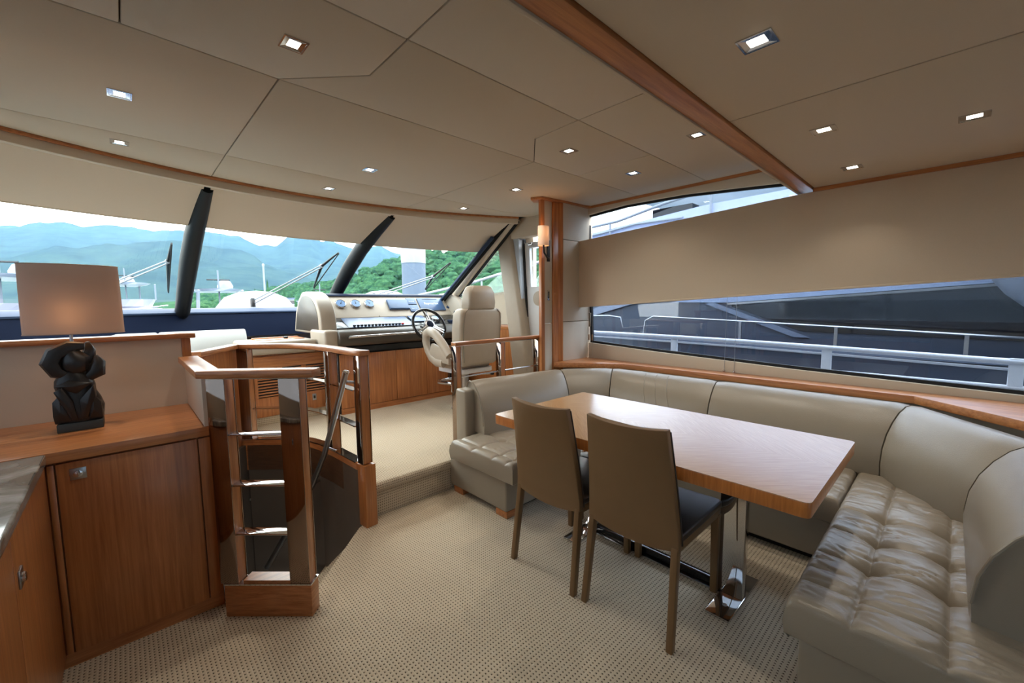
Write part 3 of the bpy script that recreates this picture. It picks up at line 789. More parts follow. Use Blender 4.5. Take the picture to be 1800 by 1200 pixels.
# backrest cushions: D section swept along a mitred path
PROF = [(0, .395), (-.006, .47), (.004, .56), (.030, .64), (.070, .71), (.115, .762), (.165, .795), (.205, .800), (.240, .785), (.256, .75), (.26, .66), (.26, .395)]
BP = [Vector(p) for p in ((1.955, 2.412), (2.82, 2.275), (3.085, 2.05), (3.085, .245), (2.66, -.078), (1.84, -.085))]
BN = []
for k in range(len(BP)):
    ds = []
    if k > 0: ds.append((BP[k] - BP[k - 1]).normalized())
    if k < len(BP) - 1: ds.append((BP[k + 1] - BP[k]).normalized())
    ns = [Vector((-d.y, d.x)) for d in ds]
    m_ = sum(ns, Vector((0, 0)))
    m_ = m_ / (m_.dot(ns[0]))
    BN.append(m_)
def backsec(p, n, z_add=0, sc=1):
    c = (.13, .6)
    return [(p.x + n.x * (c[0] + (d - c[0]) * sc), p.y + n.y * (c[0] + (d - c[0]) * sc), c[1] + (z - c[1]) * (sc if z > .4 else 1)) for d, z in PROF]
def back_cushion(a, b, na, nb, label=None):
    L = (b - a).length; secs = []
    n = max(8, int(L / .05))
    for k in range(n + 1):
        q = k / n; g = .004 / L
        qq = g + (1 - 2 * g) * q
        p = a.lerp(b, qq); nn = na.lerp(nb, qq)
        e = min(q, 1 - q) * L
        sc = 1 if e > .03 else .965 + .035 * math.sin(PI / 2 * e / .03)
        wob = 1 + .012 * math.sin(q * 37 + L * 9) * (1 if e > .03 else 0)
        secs.append([(x, y, z + (.0025 * mnoise.noise(Vector((x * 30, y * 30, z * 14))) if z > .42 else 0)) for x, y, z in backsec(p, nn, 0, sc)])
    o = MB().loft(secs).build('back_cushion', 'sofa_leather', sf, smooth=True)
    return o
ends = []
segs = [(0, 1, 1), (1, 2, 1), (2, 3, 2), (3, 4, 1), (4, 5, 1)]
for i, j, cnt in segs:
    for c in range(cnt):
        qs = ((0, .465), (.465, 1))[c] if cnt == 2 else (0, 1)
        back_cushion(BP[i].lerp(BP[j], qs[0]), BP[i].lerp(BP[j], qs[1]), BN[i].lerp(BN[j], qs[0]) if cnt == 1 or True else None, BN[i].lerp(BN[j], qs[1]))
for k, s_ in ((0, -1), (5, 1)):
    d = (BP[1] - BP[0]).normalized() if k == 0 else (BP[5] - BP[4]).normalized()
    pts = [Vector(p) + Vector((d.x, d.y, 0)) * (s_ * .006 if k == 0 else .006) for p in backsec(BP[k], BN[k], 0, .97)]
    MB().tube(pts[1:-1], .005, 6).build('piping', 'sofa_leather', sf, smooth=True)
# outer shell behind the forward backrest
MB().prism([(1.90, 2.56), (3.1, 2.55), (3.1, 2.70), (1.90, 2.70)], .20, .735).build('back_shell', 'sofa_leather', sf, bevel=.02, seg=3)
for yy in (1.52, 1.62, 1.72):          # stitched creases of the corner cushion
    pts = [Vector(p) for p in backsec(Vector((3.085, yy)), Vector((1, 0)))]
    MB().tube([p + Vector((-.0005, (p.z - .6) * .35, 0)) for p in pts[1:7]], .0035, 6).build('crease_stitch', 'sofa_leather', sf, smooth=True)
# ================================================================== PORT CABINET, COUNTER, LAMP
cb = thing('wood_cabinet', 'low cherry wood cabinet under the table lamp', 'cabinet', (0, 2.5, 0))
MB().box(-.86, .262, 2.30, 2.90, .055, .822).build('carcass', 'cherry_wood', cb)
MB().box(-.86, .262, 2.292, 2.36, 0, .055).build('kick_board', 'cherry_wood_horizontal', cb)
dr = MB().box(-.222, .205, 2.280, 2.300, .060, .815).build('door', 'cherry_wood', cb, bevel=.0015)
MB().box(.210, .262, 2.280, 2.300, .060, .815).build('end_stile', 'cherry_wood', cb, bevel=.0015)
MB().box(-.245, -.227, 2.280, 2.300, .060, .815).build('corner_stile', 'cherry_wood', cb, bevel=.0015)
MB().box(-.188, -.142, 2.2765, 2.280, .745, .790).build('latch', 'brushed_steel', dr, bevel=.0015)
MB().lathe([(.013, 0), (.013, .004), (.009, .005)], (-.165, 2.2765, .7675), 16, (0, -1, 0)).build('latch_button', 'chrome', dr, smooth=True)
tag(MB().prism([(-.86, 2.27), (.266, 2.27), (.266, 2.272), (.236, 2.908), (-.86, 2.908)], .825, .866).build('cabinet_worktop', 'cherry_wood_horizontal', bevel=.003), 'cherry wood worktop the table lamp stands on', 'worktop')
ct = thing('galley_counter', 'cherry wood counter unit under the marble top at lower left', 'counter', (-.5, 1.5, 0))
MB().box(-.86, -.262, .2, 2.278, 0, .845).build('carcass', 'cherry_wood', ct)
for y0, y1 in ((1.62, 2.27), (.95, 1.613), (.3, .943)):
    p_ = MB().box(-.262, -.248, y0, y1, .06, .835).build('door', 'cherry_wood', ct, bevel=.0015)
    MB().box(-.248, -.243, y0 + .03, y0 + .075, .66, .71).build('latch', 'brushed_steel', p_, bevel=.002)
    MB().lathe([(.013, 0), (.013, .006), (.009, .008)], (-.243, y0 + .0525, .685), 14, (1, 0, 0)).build('latch_button', 'chrome', p_, smooth=True)
tag(MB().prism([(-.86, .2), (-.233, .2), (-.233, 2.195), (-.86, 2.195)], .846, .882).build('marble_top', 'marble', bevel=.006, seg=3), 'polished grey marble worktop at the left edge', 'worktop')

lx, ly = -.165, 2.665
lp = thing('table_lamp', 'table lamp with dark carved figure base and oval linen shade', 'lamp', (lx, ly, .866))
ca_, sa_ = math.cos(math.radians(5)), math.sin(math.radians(5))
def L(a, d, z): return (lx + a * ca_ + d * sa_, ly - a * sa_ * 0 + d, z)
MB().prism([(lx - .072, ly - .065), (lx + .072, ly - .06), (lx + .072, ly + .06), (lx - .072, ly + .06)], .866, .902).build('plinth', 'sculpture_plinth', lp, bevel=.003)
m = MB()
prof = [(.900, 0, .070, .055), (.925, .000, .076, .058), (.96, .002, .078, .058), (1.0, .0, .070, .052), (1.03, -.004, .061, .046), (1.06, -.008, .064, .048), (1.085, -.010, .060, .045), (1.11, -.012, .045, .038), (1.13, -.012, .030, .03)]
secs = []
for z, c, a, d in prof:
    secs.append([L(c + a * math.copysign(abs(math.cos(q)) ** .8, math.cos(q)), d * math.copysign(abs(math.sin(q)) ** .8, math.sin(q)), z) for q in [2 * PI * i / 12 + .2 for i in range(12)]])
fig = m.loft(secs).build('carved_figure', 'sculpture_stone', lp, smooth=False, bevel=.002)
def wedge(pts, d0, d1, ridge, nm):
    mm = MB(); n = len(pts); c = (sum(p[0] for p in pts) / n, sum(p[1] for p in pts) / n)
    mm.add([L(p[0], d1, p[1]) for p in pts] + [L(p[0], d0, p[1]) for p in pts] + [L(c[0], d0 - ridge, c[1])],
           [tuple(range(n))] + [(i, (i + 1) % n, n + (i + 1) % n, n + i) for i in range(n)] + [(n + i, n + (i + 1) % n, 2 * n) for i in range(n)])
    return mm.build(nm, 'sculpture_stone', fig, bevel=.002)
wedge([(-.072, .905), (-.02, .905), (-.012, .96), (-.05, 1.03), (-.074, 1.0), (-.076, .94)], -.052, 0, .016, 'folded_leg')
wedge([(.03, .905), (.076, .91), (.074, .98), (.05, 1.02), (.025, .95)], -.05, 0, .018, 'folded_leg')
wedge([(-.066, 1.045), (-.02, .915), (.0, .915), (-.012, 1.0), (-.04, 1.06)], -.062, -.02, .012, 'forearm')
wedge([(.055, 1.06), (.008, 1.0), (.01, .915), (.03, .92), (.06, 1.01)], -.058, -.02, .012, 'forearm')
wedge([(-.064, 1.066), (-.02, 1.09), (.052, 1.07), (.0, 1.028)], -.050, 0, .014, 'chest')
def crescent(pts, rad, dd, nm):
    n = len(pts)
    MB().tube([L(p[0], dd, p[1]) for p in pts], [r * 1.0 for r in rad], 8, [r * 1.3 for r in rad]).build(nm, 'sculpture_stone', fig, smooth=True)
crescent([(.035, 1.235), (-.01, 1.235), (-.055, 1.205), (-.072, 1.165), (-.055, 1.125), (-.01, 1.098)], [.012, .020, .026, .026, .022, .010], -.02, 'hood_arm')
crescent([(.068, 1.19), (.074, 1.16), (.066, 1.115), (.03, 1.085)], [.004, .018, .024, .012], -.012, 'raised_shoulder')
crescent([(-.012, 1.215), (.002, 1.18), (.0, 1.135), (-.012, 1.11)], [.018, .036, .034, .012], -.015, 'bowed_head')
crescent([(.042, 1.25), (.046, 1.215), (.040, 1.175), (.02, 1.145)], [.006, .016, .02, .012], .012, 'hood_tip')
MB().tube([L(-.005, 0, 1.2), L(-.005, 0, 1.33)], .006, 10).build('stem', 'brushed_steel', lp, smooth=True)
# oval drum shade, a little wider at the foot
secs = []
for z, k in ((1.290, 1.0), (1.44, .99), (1.588, .975)):
    secs.append([(lx + .012 + .158 * k * math.cos(q), ly + .075 * k * math.sin(q), z) for q in [2 * PI * i / 48 for i in range(48)]])
MB().loft(secs, caps=False).build('shade', 'lamp_linen', lp, smooth=True)
for z in (1.290, 1.588):
    k = 1 if z < 1.4 else .975
    MB().tube([(lx + .012 + .158 * k * math.cos(q), ly + .075 * k * math.sin(q), z) for q in [2 * PI * i / 48 for i in range(48)]], .002, 5, closed=True).build('shade_ring', 'lamp_linen', lp)
MB().lathe([(.010, 1.325), (.012, 1.345), (.018, 1.365), (.020, 1.385), (.012, 1.405), (.002, 1.41)], (lx, ly, 0), 14).build('bulb', 'bulb_warm', lp, smooth=True)
pl_ = bpy.data.lights.new('lamp_bulb', 'POINT'); pl_.energy = 1.9; pl_.color = (1, .58, .28); pl_.shadow_soft_size = .025
po = bpy.data.objects.new('bulb_light', pl_); COL.objects.link(po); po.location = (lx + .0, ly - .01, 1.375); adopt(po, lp)

# ================================================================== BALUSTRADES
def post(parent, c, d, L_, W_, z0, z1, nm='post'):
    d = Vector(d).normalized(); n = Vector((-d.y, d.x))
    p_ = MB().obox(c, d, L_, W_, z0, z1).build(nm, 'cherry_wood', parent, bevel=.0015)
    for s_ in (-1, 1):
        cc = Vector(c) + n * (s_ * (W_ / 2 + .0035))
        MB().obox(cc, d, L_ + .004, .005, z0 + .002, z1).build('mirror_plate', 'bronze_mirror', p_, bevel=.001)
b1 = thing('stair_balustrade', 'short angled wood and chrome balustrade nearest the camera, beside the cabinet', 'balustrade', (.41, 2.08, 0))
A_, B_ = Vector((.285, 2.20)), Vector((.550, 1.945)); dd = (B_ - A_).normalized()
MB().obox((A_ + B_) / 2, dd, .395, .068, 0, .150).build('base_block', 'cherry_wood_band', b1, bevel=.003)
MB().obox((A_ + B_) / 2, dd, .398, .071, .150, .156).build('chrome_band', 'chrome', b1)
MB().obox((A_ + B_) / 2, dd, .22, .062, .156, .172).build('bottom_rail', 'cherry_wood_horizontal', b1)
post(b1, A_ - dd * (-.012), dd, .075, .056, .156, 1.10)
post(b1, B_ - dd * .036, dd, .085, .056, .156, 1.10)
MB().strip([(.248, 2.86), (.248, 2.165), (.590, 1.855)], -.043, .043, 1.102, 1.134).build('handrail', 'cherry_wood_band', b1, bevel=.004)
MB().strip([(.262, 2.175), (.575, 1.87)], -.028, .028, 1.095, 1.102).build('rail_underplate', 'chrome', b1)
for z in (.842, .612, .386):
    MB().obox((A_ + B_) / 2 - dd * .005, dd, .30, .058, z - .004, z + .004).build('cross_bar', 'chrome', b1, bevel=.002)

b2 = thing('curved_balustrade', 'curved wood balustrade with chrome bars on the far side of the stairwell', 'balustrade', (1.0, 3.0, 0))
MB().strip(CURVE[1:] + [(.60, 3.655)], -.03, .03, .165, .402).build('curved_plinth', 'cherry_wood_band', b2, bevel=.003)
MB().obox((1.066, 2.512), (.12, -1), .105, .076, 0, .4025).build('newel_base', 'cherry_wood', b2, bevel=.003)
MB().strip(CURVE[1:] + [(.60, 3.655)], -.032, .032, .402, .408).build('chrome_band', 'chrome', b2)
RC = [(1.072, 2.47)] + CURVE[1:] + [(.60, 3.655)]
MB().strip(RC, -.038, .038, 1.092, 1.124).build('handrail', 'cherry_wood_band', b2, bevel=.004)
MB().strip([(.60, 3.655), (.31, 3.21)], -.038, .038, 1.092, 1.124).build('handrail', 'cherry_wood_band', b2, bevel=.004)
MB().strip([(.60, 3.655), (.31, 3.21)], -.012, .012, .20, 1.092).build('side_panel', 'cherry_wood', b2)
post(b2, (1.062, 2.51), (.12, -1), .062, .056, .408, 1.092)
post(b2, (1.028, 2.93), (.08, -1), .062, .056, .408, 1.092)
post(b2, (.645, 3.60), (.7, -.7), .075, .056, .408, 1.092)
for z in (.868, .638):
    MB().strip(CURVE[1:], -.026, .026, z - .004, z + .004).build('cross_bar', 'chrome', b2)
MB().strip(CURVE[1:], -.028, .028, 1.086, 1.092).build('rail_underplate', 'chrome', b2)

hr = thing('stair_handrail', 'slanting polished steel handrail tube descending into the stairwell', 'handrail', (1.0, 2.6, .98))
pth = [(1.0, 2.596, .985), (.972, 2.76, .66), (.947, 2.911, .378), (.91, 3.065, .138), (.80, 3.20, -.16), (.64, 3.30, -.48)]
MB().tube(pth, .019, 14).build('tube', 'brushed_steel', hr, smooth=True)
MB().lathe([(.019, 0), (.0195, .004), (.016, .006)], (1.0, 2.596, .985), 14, (.1, -.42, .9)).build('end_cap', 'chrome', hr, smooth=True)
for a, b in (((1.0, 2.63, .92), (1.055, 2.58, .915)), ((.955, 2.88, .44), (1.02, 2.88, .40)), ((.905, 3.07, .13), (.985, 3.12, .13))):
    MB().tube([a, b], .009, 10).build('bracket', 'chrome', hr, smooth=True)

b3 = thing('helm_railing', 'low wood-topped railing with one chrome bar behind the sofa back', 'railing', (2.45, 2.78, .225))
YR = 2.78
MB().box(1.948, 3.12, YR - .033, YR + .033, 1.066, 1.094).build('handrail', 'cherry_wood_horizontal', b3, bevel=.004)
MB().box(1.96, 3.10, YR - .012, YR + .012, 1.058, 1.066).build('rail_underplate', 'chrome', b3)
for x in (1.975, 2.46, 2.945):
    post(b3, (x, YR), (0, 1), .062, .042, .225, 1.058)
MB().tube([(1.975, YR, .80), (2.945, YR, .80)], .007, 10).build('cross_bar', 'chrome', b3, smooth=True)

# ================================================================== WALL LIGHT
sc = thing('wall_sconce', 'small wall light with cylindrical linen shade on the pillar', 'wall light', (3.02, 2.70, 1.83))
MB().box(2.998, 3.036, 2.694, 2.705, 1.80, 2.0).build('back_plate', 'black_plastic', sc, bevel=.003)
MB().tube([(3.017, 2.695, 1.835), (2.99, 2.665, 1.822), (2.94, 2.648, 1.832), (2.895, 2.642, 1.87), (2.885, 2.642, 1.95)], .009, 10).build('arm', 'black_plastic', sc, smooth=True)
MB().loft([[(2.885 + .055 * math.cos(q), 2.642 + .048 * math.sin(q), z) for q in [2 * PI * i / 28 for i in range(28)]] for z in (1.932, 2.108)], caps=False).build('shade', 'sconce_linen', sc, smooth=True)
MB().lathe([(.008, 1.95), (.012, 1.98), (.014, 2.01), (.004, 2.04)], (2.885, 2.642, 0), 12).build('bulb', 'bulb_warm', sc, smooth=True)
q_ = bpy.data.lights.new('sconce_bulb', 'POINT'); q_.energy = .4; q_.color = (1, .55, .25); q_.shadow_soft_size = .015
qo = bpy.data.objects.new('bulb_light', q_); COL.objects.link(qo); qo.location = (2.885, 2.642, 2.06); adopt(qo, sc)

# ================================================================== HELM
hc = thing('helm_console', 'helm console with gauges, displays and cherry wood cupboards', 'console', (2.4, 4.6, .225))
YC = 4.46
MB().box(1.66, 3.36, YC + .02, 4.95, .225, .885).build('cupboard_carcass', 'dark_gap', hc)
MB().box(1.66, 3.36, YC + .004, YC + .03, .225, .285).build('kick_board', 'cherry_wood_horizontal', hc)
xs = [1.66, 1.93, 2.31, 2.72, 3.06, 3.36]
for a, b in zip(xs[:-1], xs[1:]):
    MB().box(a + .002, b - .002, YC, YC + .02, .29, .875).build('cupboard_door', 'cherry_wood', hc, bevel=.0015)
MB().box(1.62, 3.36, YC + .03, 4.9, .885, .95).build('shadow_gap', 'black_plastic', hc)
# leather bullnose with grab bar
def xt(prof, x0, x1, nm, mat, **k):
    return MB().prism_ax(prof, x0, x1, 'x').build(nm, mat, hc, **k)
nose = [(4.36 - .085 * math.sin(a) , 1.06 + .085 * math.cos(a)) for a in [PI * k / 10 for k in range(11)]]
xt(nose + [(4.72, .975), (4.72, 1.145)], 1.60, 2.62, 'leather_nose', 'dash_leather_dark', bevel=.02, seg=3, angle=50)
xt([(4.40, .97), (4.34, 1.05), (4.42, 1.145), (4.72, 1.16), (4.72, .97)], 2.625, 3.36, 'wheel_pod', 'dash_leather_dark', bevel=.015, seg=3)
MB().box(2.66, 2.80, 4.345, 4.365, 1.03, 1.11).build('thruster_panel', 'instrument_sky_tint', hc, bevel=.004)
MB().lathe([(.026, 0), (.026, .018), (.018, .03)], (2.73, 4.345, 1.07), 16, (0, -1, .2)).build('thruster_knob', 'brushed_steel', hc, smooth=True)
gb = MB().tube([(1.68, 4.255, 1.075), (2.60, 4.245, 1.085)], .013, 12).build('grab_bar', 'chrome', hc, smooth=True)
for x in (1.70, 2.58):
    MB().tube([(x, 4.25, 1.077), (x, 4.30, 1.077)], .009, 8).build('bar_stand', 'chrome', gb, smooth=True)
MB().box(1.47, 1.62, 4.33, 4.78, .93, 1.15).build('nose_cheek', 'helm_leather', hc, bevel=.03, seg=3)
# lower black panel with switches
F0, F1 = Vector((0, 4.52, 1.158)), Vector((0, 4.76, 1.258))
xt([(4.50, 1.10), (F0.y, F0.z), (F1.y, F1.z), (4.80, 1.10)], 1.66, 3.36, 'switch_panel', 'black_gloss', bevel=.003)
for k in range(15):
    x = 1.86 + k * .042
    if x < 2.5:
        p0 = F0.lerp(F1, .10); MB().box(x, x + .024, p0.y - .012, p0.y + .022, p0.z + .004, p0.z + .020).build('rocker_switch', 'red_switch' if k == 14 else 'black_plastic', hc, bevel=.003)
# fascia
G0, G1 = Vector((0, 4.775, 1.262)), Vector((0, 4.985, 1.512))
xt([(G0.y, G0.z), (G1.y, G1.z), (5.05, 1.525), (5.30, 1.47), (5.30, 1.1), (4.80, 1.1)], 1.66, 3.34, 'fascia', 'dash_vinyl', bevel=.006)
xt([(4.965, 1.512), (4.985, 1.532), (5.06, 1.545), (5.34, 1.47), (5.34, 1.45), (5.05, 1.51)], 1.60, 3.38, 'hood', 'dash_slate', bevel=.005)
fn = Vector((0, -(G1 - G0).z, (G1 - G0).y)).normalized(); fu = (G1 - G0).normalized()
def FP(x, v, o=0): p = G0.lerp(G1, v) + fn * o; return Vector((x, p.y, p.z))
def fbox(x0, x1, v0, v1, o0, o1, nm, mat, par, **k):
    m = MB(); m.loft([[FP(x0, v0, o), FP(x1, v0, o), FP(x1, v1, o), FP(x0, v1, o)] for o in (o0, o1)]); return m.build(nm, mat, par, **k)
for k, x in enumerate((1.86, 2.035, 2.205)):
    g = MB().lathe([(.060, 0), (.062, .020), (.056, .028), (.052, .024)], FP(x, .60), 28, fn).build('gauge', 'chrome', hc, smooth=True)
    MB().lathe([(.0515, .0243), (.0515, .0252)], FP(x, .60), 24, fn).build('gauge_dial', 'gauge_face', g)
    MB().loft([[FP(x - .004, .60, o), FP(x + .004, .60, o), FP(x + .022 - .02 * k, .72, o), FP(x + .018 - .02 * k, .72, o)] for o in (.0253, .0262)]).build('gauge_needle', 'black_plastic', g)
    MB().lathe([(.008, .0253), (.008, .028)], FP(x, .60), 12, fn).build('gauge_hub', 'black_plastic', g)
c1 = fbox(2.44, 2.72, .30, .78, 0, .035, 'instrument_cover', 'instrument_sky_tint', hc, bevel=.012, seg=3)
d1_ = fbox(2.725, 2.86, .56, .88, 0, .016, 'small_display', 'instrument_sky_tint', hc, bevel=.006)
d2_ = fbox(2.725, 2.86, .18, .52, 0, .016, 'small_display', 'instrument_sky_tint', hc, bevel=.006)
d3_ = fbox(2.885, 3.27, .22, .88, 0, .018, 'chart_plotter', 'instrument_sky_tint', hc, bevel=.008)
fbox(2.96, 3.19, .79, .81, .018, .020, 'plotter_line', 'black_plastic', d3_)
text('plotter_brand', 'Raymarine', .052, 'screen_print', frame_mat(FP(3.075, .58, .0185), (1, 0, 0), fu), d3_)
text('display_brand', 'Raymarine', .018, 'screen_print', frame_mat(FP(2.79, .70, .0165), (1, 0, 0), fu), d1_)
text('display_brand', 'Raymarine', .018, 'screen_print', frame_mat(FP(2.79, .34, .0165), (1, 0, 0), fu), d2_)
pn = Vector((0, -(F1 - F0).z, (F1 - F0).y)).normalized(); pu = (F1 - F0).normalized()
def PP(x, v, o=0): p = F0.lerp(F1, v) + pn * o; return Vector((x, p.y, p.z))
pp = MB().loft([[PP(2.63, .30, o), PP(2.84, .30, o), PP(2.84, .95, o), PP(2.63, .95, o)] for o in (0, .014)]).build('pilot_display', 'instrument_sky_tint', hc, bevel=.005)
text('display_brand', 'Raymarine', .02, 'screen_print', frame_mat(PP(2.73, .7, .0145), (1, 0, 0), pu), pp)
MB().loft([[PP(1.80, .02, o), PP(2.60, .02, o), PP(2.60, .98, o), PP(1.80, .98, o)] for o in (.0, .002)]).build('switch_glass', 'instrument_sky_tint', hc)  # blue-grey reflection on the black panel, given as plain colour
g = MB().lathe([(.050, 0), (.05, .015), (.044, .02)], PP(2.99, .6), 22, pn).build('gauge', 'chrome', hc, smooth=True)
MB().lathe([(.0425, .0202), (.0425, .0212)], PP(2.99, .6), 20, pn).build('gauge_dial', 'gauge_face', g)
for x, v in ((2.12, .97), (2.62, .97), (2.28, .03)):
    MB().lathe([(.006, 0), (.006, .003), (.003, .004)], FP(x, v), 8, fn).build('fascia_screw', 'black_plastic', hc)
# end cheeks
ck = [(4.50, 1.10)] + [(4.50 + .46 * (1 - math.cos(a)) , 1.16 + .40 * math.sin(a) ** .8) for a in [PI / 2 * k / 9 for k in range(10)]] + [(5.08, 1.555), (5.22, 1.47), (5.34, 1.32), (5.42, 1.10)]
for x0, x1 in ((1.50, 1.665), (3.335, 3.45)):
    k_ = MB().prism_ax(ck, x0, x1, 'x').build('end_cheek', 'helm_leather', hc, bevel=.018, seg=3, angle=60)
    if x0 < 2:
        c_ = (4.98, 1.28)
        MB().prism_ax([(c_[0] + (y - c_[0]) * .84, c_[1] + (z - c_[1]) * .84) for y, z in ck], x0 - .004, x0 + .002, 'x').build('cheek_inset', 'dash_leather_dark', k_, bevel=.002)
# throttle
th = MB().box(3.14, 3.33, 4.40, 4.62, 1.10, 1.20).build('throttle_box', 'dash_slate', hc, bevel=.012, seg=3)
for x in (3.19, 3.27):
    MB().tube([(x, 4.50, 1.20), (x, 4.47, 1.29)], .009, 8).build('throttle_lever', 'chrome', th, smooth=True)
    MB().box(x - .022, x + .022, 4.44, 4.50, 1.28, 1.32).build('throttle_knob', 'black_plastic', th, bevel=.01, seg=3)
for k, (dx, dz) in enumerate(((0, 0), (.05, 0))):
    MB().tube([(3.02 + dx, 4.44, .9), (3.02 + dx + .01, 4.42, .75), (3.03 + dx, 4.44, .45)], .006, 8).build('hanging_cable', 'rubber', hc, smooth=True)
MB().box(3.05, 3.09, 4.41, 4.45, .45, .62).build('cable_plug', 'rubber', hc, bevel=.006)

# side counter and louvred cupboard left of the console
sd_ = thing('chart_counter', 'low side counter with louvred wood front left of the helm console', 'counter', (1.2, 4.8, .225))
fa, fb = Vector((.86, 4.62)), Vector((1.655, 4.66))
MB().prism([fa + Vector((0, .02)), fb + Vector((0, .02)), (1.655, 5.03), (.86, 5.03)], .225, .93).build('carcass', 'cherry_wood', sd_)
MB().prism([fa + Vector((.02, -.002)), fb + Vector((0, -.002)), fb + Vector((0, .03)), fa + Vector((.02, .03))], .225, .31).build('carpet_kick', 'saloon_carpet', sd_)
fd = (fb - fa).normalized(); fnrm = Vector((fd.y, -fd.x))
def LB(s0, s1, z0, z1, o0, o1, nm, mat, par, **k):
    a = fa + fd * s0; b = fa + fd * s1
    return MB().prism([a + fnrm * o1, b + fnrm * o1, b + fnrm * o0, a + fnrm * o0], z0, z1).build(nm, mat, par, **k)
LB(.0, .795, .79, .91, -.02, .012, 'top_rail', 'cherry_wood_horizontal', sd_, bevel=.002)
LB(.0, .795, .31, .50, -.02, .012, 'lower_panel', 'cherry_wood', sd_, bevel=.002)
for s0, s1 in ((0, .06), (.245, .285), (.47, .51), (.735, .795)):
    LB(s0, s1, .50, .79, -.02, .012, 'stile', 'cherry_wood', sd_, bevel=.002)
LB(.04, .75, .50, .79, -.03, -.012, 'louvre_void', 'black_plastic', sd_)
for s0, s1 in ((.06, .245), (.285, .47), (.51, .735)):
    for k in range(10):
        z = .51 + .028 * k
        LB(s0, s1, z, z + .013, -.016, .006, 'louvre_slat', 'cherry_wood_horizontal', sd_)
sk = LB(.56, .60, .40, .47, .012, .018, 'socket', 'brushed_steel', sd_, bevel=.002)
LB(.57, .59, .42, .45, .018, .019, 'socket_face', 'black_plastic', sk)
MB().prism([(.80, 4.56), (1.46, 4.52), (1.46, 5.03), (.80, 5.03)], .93, 1.06).build('vinyl_top', 'helm_leather', sd_, bevel=.03, seg=3)
MB().prism([(.96, 4.74), (1.40, 4.72), (1.40, 4.98), (.96, 4.98)], 1.058, 1.066).build('wood_inlay', 'table_edge', sd_, bevel=.002)
MB().prism([(.96, 4.92), (1.40, 4.92), (1.40, 4.98), (.96, 4.98)], 1.066, 1.075).build('inlay_ridge', 'cherry_wood_horizontal', sd_, bevel=.002)
MB().lathe([(.022, 0), (.022, .018), (.014, .022)], (1.24, 4.80, 1.066), 14).build('push_knob', 'black_plastic', sd_, smooth=True)
MB().box(.78, .86, 4.60, 5.03, .225, .90).build('counter_end', 'helm_leather', sd_, bevel=.02, seg=3)

# white lounge behind the partition, under the windscreen
lg = thing('forward_lounge', 'white leather lounge seat under the windscreen, beyond the partition', 'seat', (.1, 4.9, .225))
MB().box(-.84, .74, 4.35, 5.1, .225, .66).build('seat_base', 'white_leather', lg, bevel=.02, seg=3)
for x0, x1 in ((-.84, -.005), (.005, .74)):
    MB().box(x0, x1, 4.32, 5.0, .66, .80).build('seat_cushion', 'white_leather', lg, bevel=.04, seg=4)
for x0, x1 in ((-.84, .235), (.242, .955)):
    MB().loft([[(x, 5.05, .78), (x, 5.10, 1.0), (x, 5.16, 1.14), (x, 5.2, 1.165), (x, 5.26, 1.16), (x, 5.29, 1.1), (x, 5.29, .78)] for x in (x0, x1)]).build('back_cushion', 'white_leather', lg, bevel=.018, seg=3, angle=60)
lb = thing('reading_spectacles_case', 'small dark object lying on the white lounge back at far left', 'case', (-.62, 5.15, 1.165))
MB().box(-.655, -.60, 5.17, 5.21, 1.166, 1.192).build('case_body', 'rubber', lb, bevel=.01, seg=3)
MB().tube([(-.60, 5.19, 1.185), (-.68, 5.17, 1.18), (-.74, 5.16, 1.17)], .004, 6).build('case_strap', 'rubber', lb, smooth=True)

# steering wheel
sw_ = thing('steering_wheel', 'black-rimmed steering wheel with polished spokes', 'steering wheel', (2.60, 4.20, 1.17))
wc = Vector((2.605, 4.19, 1.165)); wn = Vector((0, -.86, .5)).normalized(); wu = Vector((1, 0, 0)); wv = wn.cross(wu)
def WP(r, a, o=0): return wc + wu * (r * math.cos(a)) + wv * (r * math.sin(a)) + wn * o
MB().tube([WP(.205, 2 * PI * k / 48) for k in range(48)], .017, 10, closed=True).build('rim', 'black_gloss', sw_, smooth=True)
for a in (PI / 2, PI / 2 + 2 * PI / 3, PI / 2 - 2 * PI / 3):
    for da in (-.10, .10):
        MB().tube([WP(.05, a + da * 2.5, .01), WP(.12, a + da, .006), WP(.20, a + da * .9, 0)], [.014, .011, .010], 8).build('spoke', 'chrome', sw_, smooth=True)
hb = MB().lathe([(.066, -.02), (.070, .0), (.066, .018), (.05, .026)], wc, 24, wn).build('hub', 'brushed_steel', sw_, smooth=True)
MB().lathe([(.045, .0265), (.040, .031), (.01, .033)], wc, 22, wn).build('hub_cap', 'dash_slate', hb, smooth=True)
MB().tube([wc - wn * .01, wc - wn * .22], .03, 12).build('column', 'black_plastic', sw_, smooth=True)
MB().tube([WP(.10, PI, -.03), WP(.06, PI, -.05)], .012, 8).build('stalk', 'black_plastic', sw_, smooth=True)

